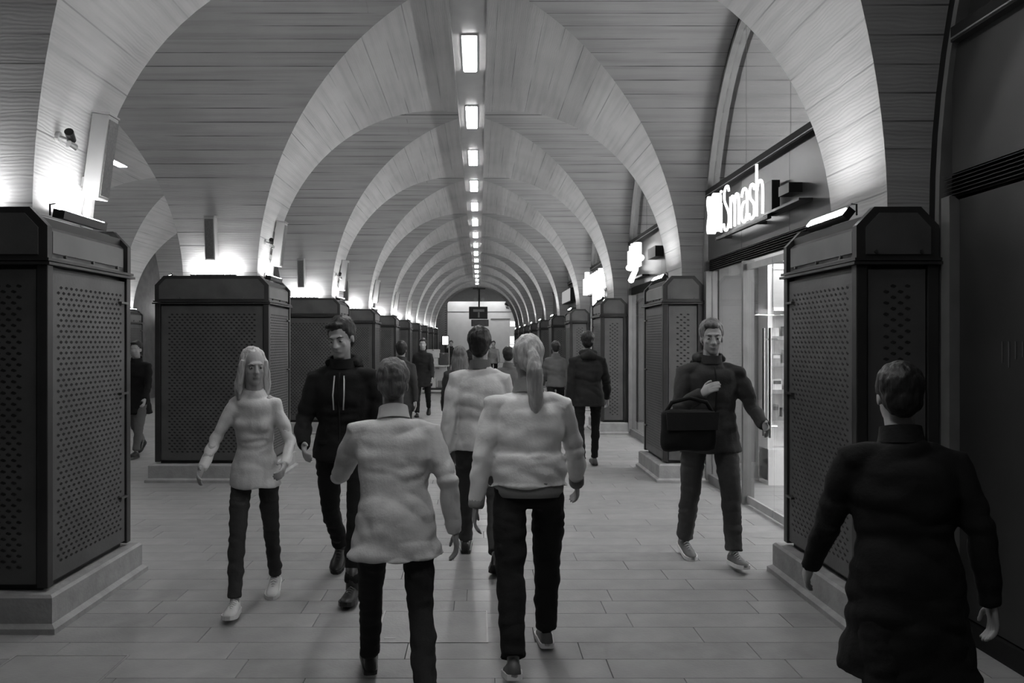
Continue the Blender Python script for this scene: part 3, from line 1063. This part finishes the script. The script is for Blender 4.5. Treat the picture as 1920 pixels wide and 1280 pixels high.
# ------------------------------------------------------------------ side aisle wall and the hall at the far end
wl = MB().box(ROW3 - LEGW - .12, ROW3 - LEGW, -3, YEND, 0, 5.2).build('wall_left', 'hall_dark')
tag(wl, kind='structure')
we = MB().box(-9.5, 7, 61.0, 61.3, 0, 6.4).build('wall_end', 'hall_wall')
tag(we, kind='structure')
MB().box(-9.5, 7, 60.97, 61.0, 3.86, 3.90).build('wall_joint', 'hall_dark', we)
MB().box(0.9, 2.4, 60.95, 61.0, 3.30, 3.35).build('wall_joint', 'hall_dark', we)
tag(MB().box(-9.5, 7, YEND, 61.3, 5.6, 5.8).build('ceiling_hall', 'hall_wall'), kind='structure')
bt = tag(MB().box(-9.5, 7, 58.2, 58.9, 4.55, 5.6).build('trim_1', 'shop_grey'), kind='structure')
wr_ = tag(MB().box(2.75, 3.1, 51.5, 61, 0, 5.6).build('wall_hall_right', 'hall_wall'), kind='structure')
# brick pier on the left of the hall
pier = empty('brick_pier', (-2.95, 56.0, 0))
tag(pier, 'dark brick pier at the far end on the left of the bright wall', 'pier')
MB().box(-.72, .72, -.40, .5, 0, 5.5).build('pier_core', 'mortar', pier)
bm_ = MB().box(-.105, .105, -.02, .05, -.034, .034).mesh('brick'); bm_.materials.append(MATS['brick'])
nb = 0
for rz in range(36):
    for i in range(7):
        xx = -.66 + i * .225 + (.11 if rz % 2 else 0)
        if abs(xx) < .64:
            o = obj('brick', bm_, None, pier); o.location = (xx, -.40, 1.6 + rz * .078); nb += 1
# added lamp panels, hidden above the beam, that brighten the end wall
for i, (xx, yy) in enumerate(((-1.5, 60.0), (1.2, 60.0), (-1.5, 53.5), (1.2, 53.5))):
    t = empty('hall_light', (xx, yy, 5.55))
    tag(t, 'ceiling panel light of the far hall, %s of four' % ORD[i], 'ceiling light', 'panel lights of the far hall')
    MB().box(-.8, .8, -.45, .45, 0, .04).build('lamp_body', 'track_paint', t)
    MB().box(-.75, .75, -.4, .4, -.02, -.001).build('diffuser', 'lamp_hall', t)
# hanging information display
t = empty('hanging_display', (-0.04, 47.2, 0))
tag(t, 'black hanging information display on a post below the far end of the vault', 'display')
MB().box(-.55, .55, -.07, .07, 2.93, 3.66, .02).build('display_case', 'black', t)
MB().box(-.30, .36, -.078, -.071, 3.36, 3.50).build('text_line', 'frame_grey', t)
MB().box(-.02, .08, -.078, -.071, 3.02, 3.33).build('arrow_mark', 'frame_grey', t)
MB().box(-.42, .62, .1, .2, 2.5, 2.90).build('lower_board', 'hall_dark', t)
MB().tube([(.05, 0, 3.66), (.05, 0, 4.72)], .05, 8).build('post', 'black', t)
MB().box(-.32, .42, -.06, .06, 4.70, 4.76).build('cross_bar', 'black', t)
for s in (-1, 1):
    MB().tube([(.05 + s * .22, -.1, 4.10), (.05 + s * .22, .1, 4.10)], .10, 12).build('speaker_horn', 'speaker', t)
# lit poster, machine lights
t = empty('lit_signboard', (-2.12, 50.2, 0))
tag(t, 'small bright lit panel by the far left pillars', 'lit panel')
MB().box(-.22, .22, 0, .12, 1.35, 1.98).build('panel_case', 'dark_metal', t)
MB().box(-.18, .18, -.012, -.001, 1.40, 1.93).build('panel_face', 'screen', t)
MB().box(-.05, .05, .02, .1, 0, 1.35).build('panel_stand', 'dark_metal', t)
t = empty('lit_totem', (2.32, 55.0, 0))
tag(t, 'bright white lit totem in the far hall at the foot of the end wall', 'totem')
MB().box(-.2, .2, 0, .3, 0, 3.1).build('totem_case', 'shop_white', t)
for z0, z1 in ((.9, 1.15), (1.22, 1.36), (1.42, 1.5), (1.55, 1.95), (2.65, 2.75), (2.8, 2.98)):
    MB().box(-.17, .17, -.012, -.001, z0, z1).build('totem_screen', 'screen', t)
t = spot_camera('dark camera pair high on the end wall of the far hall')
t.location = (2.15, 60.95, 4.35); t.scale = (3.2, 3.2, 3.2)
# goods cart in the middle distance
t = empty('goods_cart', (-1.33, 25.0, 0))
tag(t, 'low dark cart stacked with pale goods by the left pillars in the distance', 'cart')
MB().box(-.42, .42, -.35, .35, .10, .16).build('platform', 'black', t)
for sx in (-1, 1):
    for sy in (-1, 1):
        MB().tube([(sx * .34 - .02, sy * .28, .05), (sx * .34 + .02, sy * .28, .05)], .05, 10).build('wheel', 'black', t)
for sx in (-1, 1):
    MB().tube([(sx * .38, .3, .16), (sx * .38, .3, 1.45)], .018, 6).build('upright', 'steel', t)
MB().box(-.4, .4, -.3, .3, .82, .86).build('shelf', 'goods_light', t)
for i, (xx, z, w_, h_, m_) in enumerate(((-.18, .161, .34, .30, 'goods_light'), (.2, .161, .30, .22, 'goods_mid'), (-.12, .861, .36, .22, 'goods_light'), (.23, .861, .26, .38, 'goods_dark'), (-.1, 1.09, .40, .26, 'goods_light'))):
    g = empty('carton', (-1.33 + xx, 24.95, z))
    tag(g, ('pale carton low on the distant cart', 'mid-grey carton low on the distant cart', 'pale carton on the shelf of the distant cart', 'dark carton on the shelf of the distant cart', 'pale carton on top of the distant cart')[i], 'box', 'cartons on the distant cart')
    MB().box(-w_ / 2, w_ / 2, -.2, .2, 0.001, h_, .01).build('carton_body', m_, g)
    MB().box(-.03, .03, -.203, .203, h_ - .04, h_ + .002).build('packing_tape', 'goods_mid', g)

#PEOPLE#
# ------------------------------------------------------------------ people
def remesh(mb, voxel, smooth_it=2, name='body', disp=None, factor=0.5):
    me = mb.mesh('tmp', fix=True)
    o = bpy.data.objects.new('tmp', me)
    COL.objects.link(o)
    md = o.modifiers.new('r', 'REMESH'); md.mode = 'VOXEL'; md.voxel_size = voxel; md.use_smooth_shade = True
    if smooth_it:
        sm = o.modifiers.new('s', 'SMOOTH'); sm.iterations = smooth_it; sm.factor = factor
    dg = bpy.context.evaluated_depsgraph_get()
    ev = o.evaluated_get(dg)
    out = bpy.data.meshes.new_from_object(ev)
    out.name = name
    bpy.data.objects.remove(o)
    bpy.data.meshes.remove(me)
    if disp:
        amp, sc, st = disp
        nrm = [v.normal.copy() for v in out.vertices]
        for v, n_ in zip(out.vertices, nrm):
            p = v.co
            q = Vector((p.x * sc * st[0], p.y * sc * st[1], p.z * sc * st[2]))
            if name in ('top', 'trousers'):      # cloth folds: sharp creases between soft swells
                w = Vector((noise.noise(q * .5), noise.noise(q * .5 + Vector((9, 3, 5))), noise.noise(q * .5 + Vector((2, 8, 1))))) * .9
                d = 0.45 - 1.5 * abs(noise.noise(q + w)) + 0.4 * noise.noise(q * 2.1)
                v.co = p - n_ * (amp * d)
            else:
                v.co = p + n_ * (amp * (noise.noise(q) + 0.35 * noise.noise(q * 2.3)))
    out.polygons.foreach_set('use_smooth', [True] * len(out.polygons))
    out.update()
    return out




def person(label, pos, rz, H=1.72, lean=4, legs=((20, 4, 0), (-18, 25, -25)), arms=((18, 8, 20, 0), (-20, 8, 15, 0)), head=(0, 0, 0),
           top='jacket', top_m='c_dark', trous_m='c_black', shoe_m='shoe_black', sole_m='shoe_black', hair='short', hair_m='hair_dark',
           skin_m='skin', build=1.0, shw=0.185, near=True, hood=False, boots=False, collar_m=None, hem=-0.06, baggy=1.0, group='walkers in the arcade',
           twist=0.0, ties=False):
    """local frame: +y forward, +x the person's right. legs / arms: (person's left, person's right)"""
    s = H / 1.765
    V = Vector
    # legs
    data = []
    for side, (tf, kf, fp) in zip((-1, 1), legs):
        tf_, kf_, fp_ = map(math.radians, (tf, kf, fp))
        hip = V((side * .095 * build, 0, 0))
        d1 = V((side * .02, math.sin(tf_), -math.cos(tf_))).normalized()
        d2 = V((0, math.sin(tf_ - kf_), -math.cos(tf_ - kf_))).normalized()
        knee = hip + d1 * .425
        ank = knee + d2 * .41
        f = V((0, math.cos(fp_), math.sin(fp_)))
        u = V((0, -math.sin(fp_), math.cos(fp_)))
        low = min((ank - u * .085 + f * q).z for q in (-.07, .205))
        data.append([hip, knee, ank, f, u, low])
    hz = -min(d[5] for d in data)
    up = V((0, math.sin(math.radians(lean)), math.cos(math.radians(lean))))
    fwd = V((0, up.z, -up.y))
    X = V((1, 0, 0))
    P = V((0, 0, hz))
    for d in data:
        for i in range(3): d[i] = d[i] + V((0, 0, hz))
    tw = math.radians(twist)
    XS = V((math.cos(tw), math.sin(tw), 0))
    tp = lambda h, dy=0.0: P + up * h + fwd * dy
    shl = tp(.485)
    nb = tp(.545, .0)
    # head frame
    hy, hp, hr = map(math.radians, head)          # yaw, pitch (down +), roll
    R = Matrix.Rotation(-hy, 3, 'Z') @ Matrix.Rotation(-hp, 3, 'X') @ Matrix.Rotation(hr, 3, 'Y')
    hc = nb + (up * .6 + V((0, 0, .4))).normalized() * .115 + V((0, .02 + .05 * math.sin(hp), .045))
    Hd = lambda x, y_, z: hc + R @ V((x, y_, z))
    # arms
    ad = []
    for side, (fa, ab, fe, inw) in zip((-1, 1), arms):
        fa_, ab_, fe_ = map(math.radians, (fa, ab, fe))
        sh = shl + XS * (side * shw * build * .90) - up * .032
        d1 = V((side * math.sin(ab_), math.sin(fa_) * math.cos(ab_), -math.cos(fa_) * math.cos(ab_))).normalized()
        d2 = V((-side * inw + side * math.sin(ab_) * .5, math.sin(fa_ + fe_), -math.cos(fa_ + fe_))).normalized()
        el = sh + d1 * .285
        wr = el + d2 * .25
        ad.append((side, sh, el, wr, d1, d2))
    root = empty('person', (pos[0], pos[1], 0), rz)
    root.scale = (s, s, s)
    tag(root, label, 'person', group)
    vox = .0065 if near else .012
    # ---- body
    mb = MB()
    mb.tube([P - V((0, 0, .06)), tp(.04), tp(.16), tp(.30), tp(.42), tp(.50), tp(.535)],
            [(.09, .06), (.115 * build, .078), (.10 * build, .072), (.125 * build, .08), (.13 * build, .075), (.09, .06), (.052, .052)], 16, ref=X)
    mb.tube([tp(.48), nb, hc - V((0, .0, .06))], [.062, .054, .056], 12)
    for side, sh, el, wr, d1, d2 in ad:
        mb.tube([shl + XS * (side * .08), sh, sh + d1 * .1, el, el + d2 * .08, wr], [.04, .042, .037, .031, .032, .025], 10)
        # hand
        n1 = (X * side * -1.0)
        n1 = (n1 - d2 * n1.dot(d2)).normalized()      # palm normal: towards the body
        w1 = d2.cross(n1).normalized() * side         # across the palm
        if w1.y < 0 and abs(d2.z) > .6: w1 = -w1      # thumb side forward when the arm hangs
        elif abs(d2.z) <= .6 and w1.z < 0: w1 = -w1   # thumb side up when the forearm is level
        mb.tube([wr - d2 * .01, wr + d2 * .03, wr + d2 * .085], [(.026, .017), (.038, .016), (.040, .013)], 10, ref=w1)
        for i, (o_, ln) in enumerate(((.029, .078), (.010, .086), (-.010, .080), (-.029, .062))):
            b0 = wr + d2 * .078 + w1 * o_
            k1 = b0 + (d2 * .9 + n1 * .25).normalized() * ln * .45
            k2 = k1 + (d2 * .75 + n1 * .65).normalized() * ln * .32
            k3 = k2 + (d2 * .55 + n1 * .85).normalized() * ln * .28
            mb.tube([b0 - d2 * .02, b0, k1, k2, k3], [.0095, .0095, .009, .0085, .0065], 8)
        t0 = wr + d2 * .028 + w1 * .026
        t1 = t0 + (d2 * .6 + w1 * .75 + n1 * .25).normalized() * .034
        t2 = t1 + (d2 * .85 + w1 * .35 + n1 * .35).normalized() * .028
        t3 = t2 + (d2 * .9 + n1 * .4).normalized() * .022
        mb.tube([t0 - w1 * .012, t0, t1, t2, t3], [.012, .0125, .0115, .010, .0075], 8)
    for (hip, kn, an, f, u, low) in data:
        mb.tube([hip + V((0, 0, .05)), hip, hip.lerp(kn, .5), kn, kn.lerp(an, .35), an.lerp(kn, .1), an - u * .03], [.055, .058, .054, .042, .042, .030, .032], 12)
        mb.tube([an - u * .045 - f * .035, an - u * .05 + f * .05, an - u * .06 + f * .12, an - u * .065 + f * .165], [(.026, .030), (.03, .028), (.033, .018), (.022, .012)], 10, ref=X)
    # head
    mb.ell(Hd(0, -.012, .032), (.074, .094, .092), 20, 14, R)
    mb.ell(Hd(0, .028, -.030), (.060, .066, .088), 18, 12, R)
    mb.ell(Hd(0, .056, -.090), (.030, .028, .024), 12, 8, R)
    mb.ell(Hd(0, .083, .030), (.048, .014, .012), 12, 6, R)
    mb.tube([Hd(0, .088, .022), Hd(0, .102, -.008), Hd(0, .114, -.026), Hd(0, .094, -.036)], [.009, .012, .0155, .010], 8)
    for q in (-1, 1):
        mb.ell(Hd(q * .011, .098, -.030), (.010, .010, .008), 8, 6, R)
        mb.ell(Hd(q * .073, -.008, -.006), (.009, .020, .032), 8, 8, R)
        mb.ell(Hd(q * .036, .070, -.022), (.020, .014, .018), 8, 6, R)
    mb.ell(Hd(0, .090, -.056), (.024, .009, .006), 10, 6, R)
    mb.ell(Hd(0, .088, -.067), (.021, .009, .007), 10, 6, R)
    obj('body', remesh(mb, vox, 2, 'body'), skin_m, root)
    if near:
        for q in (-1, 1):
            e = MB().ell(Hd(q * .030, .079, .004), (.0135, .011, .010), 10, 8, R).build('eye', 'eye_white', root, True)
            MB().ell(Hd(q * .030, .0885, .004), (.0055, .0025, .0055), 10, 6, R).build('iris', 'black', e, True)
            MB().tube([Hd(q * .014, .0965, .026), Hd(q * .032, .0945, .032), Hd(q * .052, .078, .026)], [.003, .004, .0025], 6).build('eyebrow', hair_m, root, True)
        MB().tube([Hd(-.022, .0935, -.0615), Hd(0, .100, -.0605), Hd(.022, .0935, -.0615)], [.0015, .0035, .0015], 6).build('lips', 'lips', root, True)
    # ---- trousers
    b = build
    mb = MB()
    mb.tube([tp(.13), tp(.06), P, P - V((0, 0, .075))], [(.120 * b, .09), (.142 * b, .100), (.154 * b, .110), (.14 * b, .095)], 18, ref=X)
    for (hip, kn, an, f, u, low) in data:
        g = baggy
        mb.tube([hip + V((0, 0, .03)), hip - V((0, 0, .05)), hip.lerp(kn, .5), kn, kn.lerp(an, .45), an.lerp(kn, .14), an.lerp(kn, .02)],
                [.070 * b, .080 * b, .080 * g, .066 * g, .062 * g, .056 * g, .058 * g], 14)
    tr_ = obj('trousers', remesh(mb, vox * 1.7, 2, 'trousers', (.010, 8, (.8, .8, 1.7))), trous_m, root)
    # ---- top
    mb = MB()
    hemw = .198 * b + (.03 if top == 'coat' else 0)
    rings = [(tp(hem - .0) if top != 'coat' else P + V((0, 0, hem)), (hemw, .150 if top != 'coat' else .185))]
    if top == 'coat':
        rings.append((P + V((0, 0, hem * .5)), (.192 * b, .165)))
    rings += [(tp(.04), (.182 * b, .140)), (tp(.17), (.150 * b, .115)), (tp(.32), (.178 * b, .130)), (tp(.41), (.180 * b, .122)),
              (tp(.465), (.150 * b, .102)), (tp(.515), (.090, .082)), (tp(.56, .004), (.074, .072))]
    if top == 'shirt':
        sc_ = [1.0, .97, .86, .90, .90, .95, 1, 1]
        rings = [(p, (ra * c_, rb * c_)) for (p, (ra, rb)), c_ in zip(rings, sc_)]
        for q in (-1, 1):
            mb.ell(tp(.325, .062) + X * (q * .055), (.066, .056, .066), 14, 10)
    mb.tube([q[0] for q in rings], [q[1] for q in rings], 20, ref=XS if abs(twist) > 1 else X)
    k_ = .74 if top == 'shirt' else 1.0
    for side, sh, el, wr, d1, d2 in ad:
        mb.tube([shl + XS * (side * .09) + up * .0, sh, sh + d1 * .10, el, el + d2 * .10, wr - d2 * .01, wr + d2 * .012],
                [.050 * k_, .066 * k_, .064 * k_, .055 * k_, .053 * k_, .043 * k_, .041 * k_], 12)
    if top == 'bomber':      # ribbed hem and blouson volume
        mb.tube([tp(hem + .03), tp(hem + .09), tp(hem + .17)], [(.176 * b, .140), (.190 * b, .150), (.180 * b, .140)], 20, ref=X)
    tpo = obj(top if top != 'bomber' else 'blouson', remesh(mb, vox * 1.7, 2, 'top', (.015, 6.0, (.8, .8, 1.5))), top_m, root)
    if top == 'bomber':
        MB().tube([tp(hem - .055), tp(hem - .03), tp(hem + .025)], [(.158 * b, .122), (.166 * b, .130), (.172 * b, .132)], 24, ref=X).build('rib_hem', collar_m or top_m, tpo, True)
        for side, sh, el, wr, d1, d2 in ad:
            MB().tube([wr - d2 * .045, wr - d2 * .0, wr + d2 * .012], [.044, .043, .038], 14).build('cuff', collar_m or top_m, tpo, True)
    if top in ('jacket', 'coat', 'bomber'):
        MB().tube([tp(.525), tp(.56, .002), tp(.59, .006)], [(.088, .086), (.080, .080), (.076, .078)], 18, ref=X, cap=False).build('collar', collar_m or top_m, tpo, True)
    if top in ('jacket', 'coat') and near:
        # front closure
        MB().tube([tp(.50, .093), tp(.42, .124), tp(.32, .134), tp(.17, .120), tp(.04, .131), tp(max(hem, -.05) + .02, .135)], .006, 6).build('zip', 'c_black', tpo, True)
        for q in (-1, 1):
            MB().box(q * .06, q * .14, .0, .012, -.01, .01, .003).build('pocket_flap', top_m, tpo).location = tp(.06, .108)
    if hood:
        mb = MB()
        mb.tube([tp(.50, -.10) + XS * -.10, tp(.54, -.125), tp(.50, -.10) + XS * .10], [.035, .06, .035], 12)
        mb.tube([tp(.55, .03) + XS * -.085, tp(.56, -.05) + XS * -.09, tp(.57, -.10), tp(.56, -.05) + XS * .09, tp(.55, .03) + XS * .085], [.025, .035, .048, .035, .025], 12)
        obj('hood', remesh(mb, vox * 1.7, 3, 'hood', (.006, 14, (1, 1, 1))), top_m, tpo)
    if ties:
        for q in (-1, 1):
            MB().tube([tp(.48, .10) + X * q * .03, tp(.36, .135) + X * q * .035, tp(.27, .138) + X * q * .03], .0045, 6).build('cord', 'goods_light', tpo, True)
    # ---- shoes
    for (hip, kn, an, f, u, low) in data:
        sh = empty('shoe'); sh.parent = root
        secs = ((-.072, .016, .040), (-.064, .030, .078), (-.03, .036, .098), (.02, .038, .094), (.07, .041, .072), (.12, .046, .054), (.165, .044, .046), (.196, .030, .038), (.208, .012, .028))
        rings, n_ = [], 12
        vs_, fs_ = [], []
        base = an - u * .085
        for (t_, w_, h_) in secs:
            for j in range(n_):
                a_ = 2 * PI * j / n_
                cx_, cz_ = math.cos(a_), math.sin(a_)
                zz = .018 + (h_ - .018) * max(0, cz_) ** .8 if cz_ > 0 else .018 + .006 * cz_
                vs_.append(base + f * t_ + X * (w_ * cx_) + u * zz)
        for i in range(len(secs) - 1):
            for j in range(n_):
                k2 = (j + 1) % n_
                fs_.append((i * n_ + j, i * n_ + k2, (i + 1) * n_ + k2, (i + 1) * n_ + j))
        fs_ += [tuple(range(n_))[::-1], tuple((len(secs) - 1) * n_ + j for j in range(n_))]
        bpy.data.objects.remove(sh)
        sh = MB().add(vs_, fs_).build('shoe', shoe_m, root, True)
        pts = [(t_, w_ * 1.06 + .003) for t_, w_, h_ in secs]
        out = [(w_, t_) for t_, w_ in pts] + [(-w_, t_) for t_, w_ in reversed(pts)]
        n2 = len(out)
        vs_ = [base + f * t_ + X * w_ + u * z for z in (0, .012, .026) for w_, t_ in out]
        fs_ = [tuple(range(n2))[::-1], tuple(range(2 * n2, 3 * n2))]
        for a_ in (0, n2):
            for i in range(n2):
                fs_.append((a_ + i, a_ + (i + 1) % n2, a_ + n2 + (i + 1) % n2, a_ + n2 + i))
        MB().add(vs_, fs_).build('sole', sole_m, sh)
        if near:
            for i in range(5):
                t_ = .035 + i * .02
                hh = .092 - i * .0095
                MB().tube([base + f * t_ + X * -.022 + u * (hh - .012), base + f * (t_ + .004) + u * (hh + .003), base + f * t_ + X * .022 + u * (hh - .012)], .0032, 6).build('lace', 'lace_light' if shoe_m != 'shoe_black' else 'c_mid', sh, True)
        if boots:
            d = (kn - an).normalized()
            MB().tube([an - u * .03, an + d * .03, an + d * .10], [(.042, .052), (.044, .050), (.050, .054)], 14, ref=X).build('boot_shaft', shoe_m, sh, True)
    # ---- hair
    mb = MB()
    if hair in ('short', 'crop'):
        e_ = .006 if hair == 'crop' else .013
        mb.ell(Hd(0, -.032, .046), (.075 + e_, .090 + e_, .086 + e_), 20, 14, R)
        mb.ell(Hd(0, -.060, -.005), (.062 + e_, .052 + e_, .068 + e_), 16, 10, R)
        if hair == 'short':
            mb.ell(Hd(.01, .045, .098), (.058, .040, .026), 12, 8, R)
        me = remesh(mb, vox * 1.1, 1, 'hair', (.006, 42, (1, 1, .7)))
    elif hair == 'pony':
        mb.ell(Hd(0, -.020, .040), (.084, .101, .096), 20, 14, R)
        mb.ell(Hd(0, -.065, -.005), (.068, .052, .072), 16, 10, R)
        mb.tube([Hd(0, -.09, .03), Hd(0, -.135, .02), Hd(.005, -.155, -.06), Hd(.01, -.145, -.16), Hd(.015, -.135, -.25), Hd(.015, -.135, -.31)], [.03, .03, .042, .044, .034, .008], 12)
        me = remesh(mb, vox * 1.1, 1, 'hair', (.007, 40, (1.3, 1.3, .35)))
    else:   # long loose hair
        mb.ell(Hd(0, -.034, .046), (.086, .098, .094), 20, 14, R)
        mb.tube([Hd(0, -.05, .02), Hd(0, -.075, -.06), Hd(0, -.085, -.15), Hd(0, -.095, -.23), Hd(0, -.10, -.30)], [(.085, .06), (.098, .055), (.108, .048), (.10, .038), (.05, .012)], 16, ref=R @ X)
        for q in (-1, 1):
            mb.tube([Hd(q * .07, .02, .05), Hd(q * .086, .012, -.03), Hd(q * .092, .0, -.12), Hd(q * .09, .0, -.22)], [.022, .024, .026, .010], 10)
        me = remesh(mb, vox * 1.1, 1, 'hair', (.008, 38, (1.3, 1.3, .35)))
    obj('hair', me, hair_m, root)
    root['_j'] = 0
    del root['_j']
    return root, s, ad, tp, hc


for nm, g in (('c_black', .012), ('c_dark', .024), ('c_charcoal', .045), ('c_mid', .12), ('c_grey', .24), ('c_light', .58), ('c_pale', .74), ('c_denim', .07)):
    cloth(nm, g)
plain('skin', .36, .5, 0, .08, 12, .05, 90, .4)
plain('skin_deep', .13, .45, 0, .08, 12, .05, 90, .4)
plain('lips', .20, .45)
plain('eye_white', .38, .2)
plain('hair_dark', .014, .5, 0, .4, 40, .3, 80, .4, 0, (1, 1, .15))
plain('hair_fair', .5, .5, 0, .35, 40, .4, 80, .4, 0, (1, 1, .12))
plain('hair_grey', .12, .5, 0, .35, 40, .4, 80, .4, 0, (1, 1, .15))
plain('shoe_black', .015, .4)
plain('shoe_white', .68, .5)
plain('shoe_grey', .09, .55)
plain('lace_light', .6, .7)

AWAY, TOWARD = 0.0, PI
WALK_L = ((24, 6, 8), (-16, 28, -28))     # left leg forward
WALK_R = ((-16, 28, -28), (24, 6, 8))     # right leg forward


def px_at(px, d):
    return ((px - 898) / 1493 * d, d)


# woman in a pale blouse and white trainers, walking towards the camera
person('woman walking towards the camera in a pale top, dark trousers and white trainers', px_at(478, 4.85), TOWARD + .10, 1.58, 3,
       legs=((-12, 14, -12), (16, 4, 6)), arms=((8, 24, 55, .25), (16, 24, 42, .1)), head=(-22, 4, 0), top='shirt', top_m='c_light', trous_m='c_charcoal', shoe_m='shoe_white', sole_m='shoe_white',
       hair='long', hair_m='hair_fair', build=.90, shw=.165, hem=-.10, baggy=.85)
# tall man in black behind her, towards the camera
person('tall man in a black hooded jacket and black boots walking towards the camera', px_at(645, 5.2), TOWARD - .05, 1.80, 4,
       legs=((22, 8, 6), (-14, 30, -28)), arms=((-6, 10, 22, 0), (10, 12, 50, .35)), head=(10, 16, 6), top='jacket', top_m='c_black', trous_m='c_black', hair='short', skin_m='skin', hood=True, boots=True, ties=True, build=1.08, baggy=.95)
# pale coated walker leaning forward, back to the camera
person('walker in a pale loose jacket leaning forward, seen from behind beside the central woman', px_at(742, 3.55), AWAY + .18, 1.56, 15,
       legs=((26, 8, 8), (-14, 24, -24)), arms=((34, 16, 45, .1), (-30, 15, 30, 0)), head=(8, 10, 0), top='coat', top_m='c_light', trous_m='c_dark', hair='short', hair_m='hair_grey', build=1.12, shw=.19, hem=-.16, baggy=1.0)
# central woman in light bomber jacket, back to the camera
person('woman with fair ponytail in pale blouson and black trousers, seen from behind, centre', px_at(992, 3.98), AWAY + .03, 1.66, 5,
       legs=((-25, 6, -16), (20, 12, -4)), arms=((-16, 14, 16, 0), (18, 16, 20, 0)), head=(-6, 2, 0), top='bomber', top_m='c_pale', trous_m='c_black', shoe_m='shoe_grey', sole_m='shoe_white', collar_m='c_grey',
       hair='pony', hair_m='hair_fair', build=1.10, shw=.185, hem=.03, baggy=1.12)
# dark haired man in front of her
person('man with short dark hair in a pale jacket, walking ahead of the central woman', px_at(900, 5.75), AWAY, 1.76, 3, legs=WALK_L, arms=((-14, 10, 14, 0), (14, 10, 20, 0)),
       head=(8, -2, 0), top='jacket', top_m='c_light', trous_m='c_charcoal', collar_m='c_mid', hair='short', build=1.05)
# man in dark jacket walking away on the right
person('man in a dark padded jacket and slim black trousers walking away by the shops', px_at(1102, 10.1), AWAY, 1.74, 2, legs=((-14, 16, -20), (14, 4, 6)), arms=((-8, 8, 12, 0), (12, 14, 16, 0)),
       top='jacket', top_m='c_dark', trous_m='c_black', shoe_m='shoe_grey', hair='short', hood=True, build=1.10, hem=-.13, baggy=.85)
# man facing the camera by the shop with a bag
r7 = person('man facing the camera in a dark jacket and jeans with a black shoulder bag', px_at(1330, 5.8), TOWARD + .06, 1.76, 2, legs=((14, 6, 6), (-8, 12, -10)), arms=((8, 22, 60, .25), (22, 14, 100, .55)),
            head=(12, 6, 0), top='jacket', top_m='c_charcoal', trous_m='c_denim', shoe_m='shoe_grey', sole_m='shoe_white', hair='short', hair_m='hair_grey', hood=True, build=1.18, hem=-.12, baggy=1.1)
# dark walker close to the camera on the right
person('dark coated walker close to the camera at the right, seen from behind', px_at(1700, 2.75), AWAY - .15, 1.57, 6, legs=WALK_R, arms=((14, 14, 20, 0), (-14, 14, 14, 0)),
       head=(4, 8, 0), top='coat', top_m='c_black', trous_m='c_black', hair='short', hair_m='hair_dark', build=1.16, hem=-.36, baggy=1.1)
# middle distance
person('man in a dark coat coming along the left side, in front of the distant cart', px_at(793, 17.0), TOWARD, 1.72, 3, legs=WALK_R, top='coat', top_m='c_dark', trous_m='c_black', hair='short', near=False, hem=-.22)
person('person in a grey coat walking away past the third left pillar', px_at(752, 11.2), AWAY, 1.66, 4, legs=WALK_L, top='coat', top_m='c_charcoal', trous_m='c_dark', hair='short', near=False, hem=-.22)
person('woman with grey hair and dark jacket in the middle of the crowd', px_at(862, 9.3), AWAY, 1.60, 3, legs=WALK_R, top='jacket', top_m='c_charcoal', trous_m='c_black', hair='long', hair_m='hair_grey', near=False, build=.95)
person('person in a dark jacket holding a hand to the ear, ahead in the crowd', px_at(953, 10.6), AWAY, 1.58, 3, legs=WALK_L, arms=((-10, 8, 14, 0), (40, 20, 118, .1)), top='jacket', top_m='c_mid', trous_m='c_black', hair='short', near=False)
person('person in a mid-grey jacket walking away, right of the crowd', px_at(1042, 14.5), AWAY, 1.66, 3, legs=WALK_R, top='jacket', top_m='c_mid', trous_m='c_black', hair='short', near=False)
person('distant person in black far down the middle of the arcade', px_at(884, 24.0), TOWARD, 1.70, 3, legs=WALK_L, top='jacket', top_m='c_dark', trous_m='c_black', hair='short', near=False)
person('distant person in a pale jacket near the far hall', px_at(925, 30.0), TOWARD, 1.68, 3, legs=WALK_R, top='jacket', top_m='c_grey', trous_m='c_black', hair='short', near=False)
person('distant person in a dark coat by the far left pillars', px_at(846, 33.0), TOWARD, 1.70, 3, legs=WALK_L, top='coat', top_m='c_dark', trous_m='c_black', hair='short', near=False, hem=-.2)
person('person in a black coat in the side aisle, between the two nearest left pillars', px_at(258, 11.2), TOWARD, 1.66, 3, legs=WALK_L, top='coat', top_m='c_black', trous_m='c_mid', hair='short', near=False, hem=-.25)

# black shoulder bag carried by the man facing the camera
bx_, by_ = px_at(1292, 5.36)
t = empty('shoulder_bag', (bx_, by_, 0.86), .1)
tag(t, 'black soft shoulder bag held in front of the man facing the camera', 'bag')
mb = MB().box(-.19, .19, -.06, .06, 0, .28, .05)
obj('bag_body', remesh(mb, .014, 4, 'bag_body', (.012, 9, (1, 1, 1))), 'c_black', t)
MB().prism([(-.17, .15), (.17, .15), (.18, .27), (-.18, .27)], 'y', -.072, -.058).build('flap', 'c_dark', t)
MB().tube([(-.17, 0, .25), (-.12, .0, .33), (0, .0, .36), (.12, .0, .33), (.17, 0, .25)], .014, 8).build('carry_handle', 'c_black', t, True)
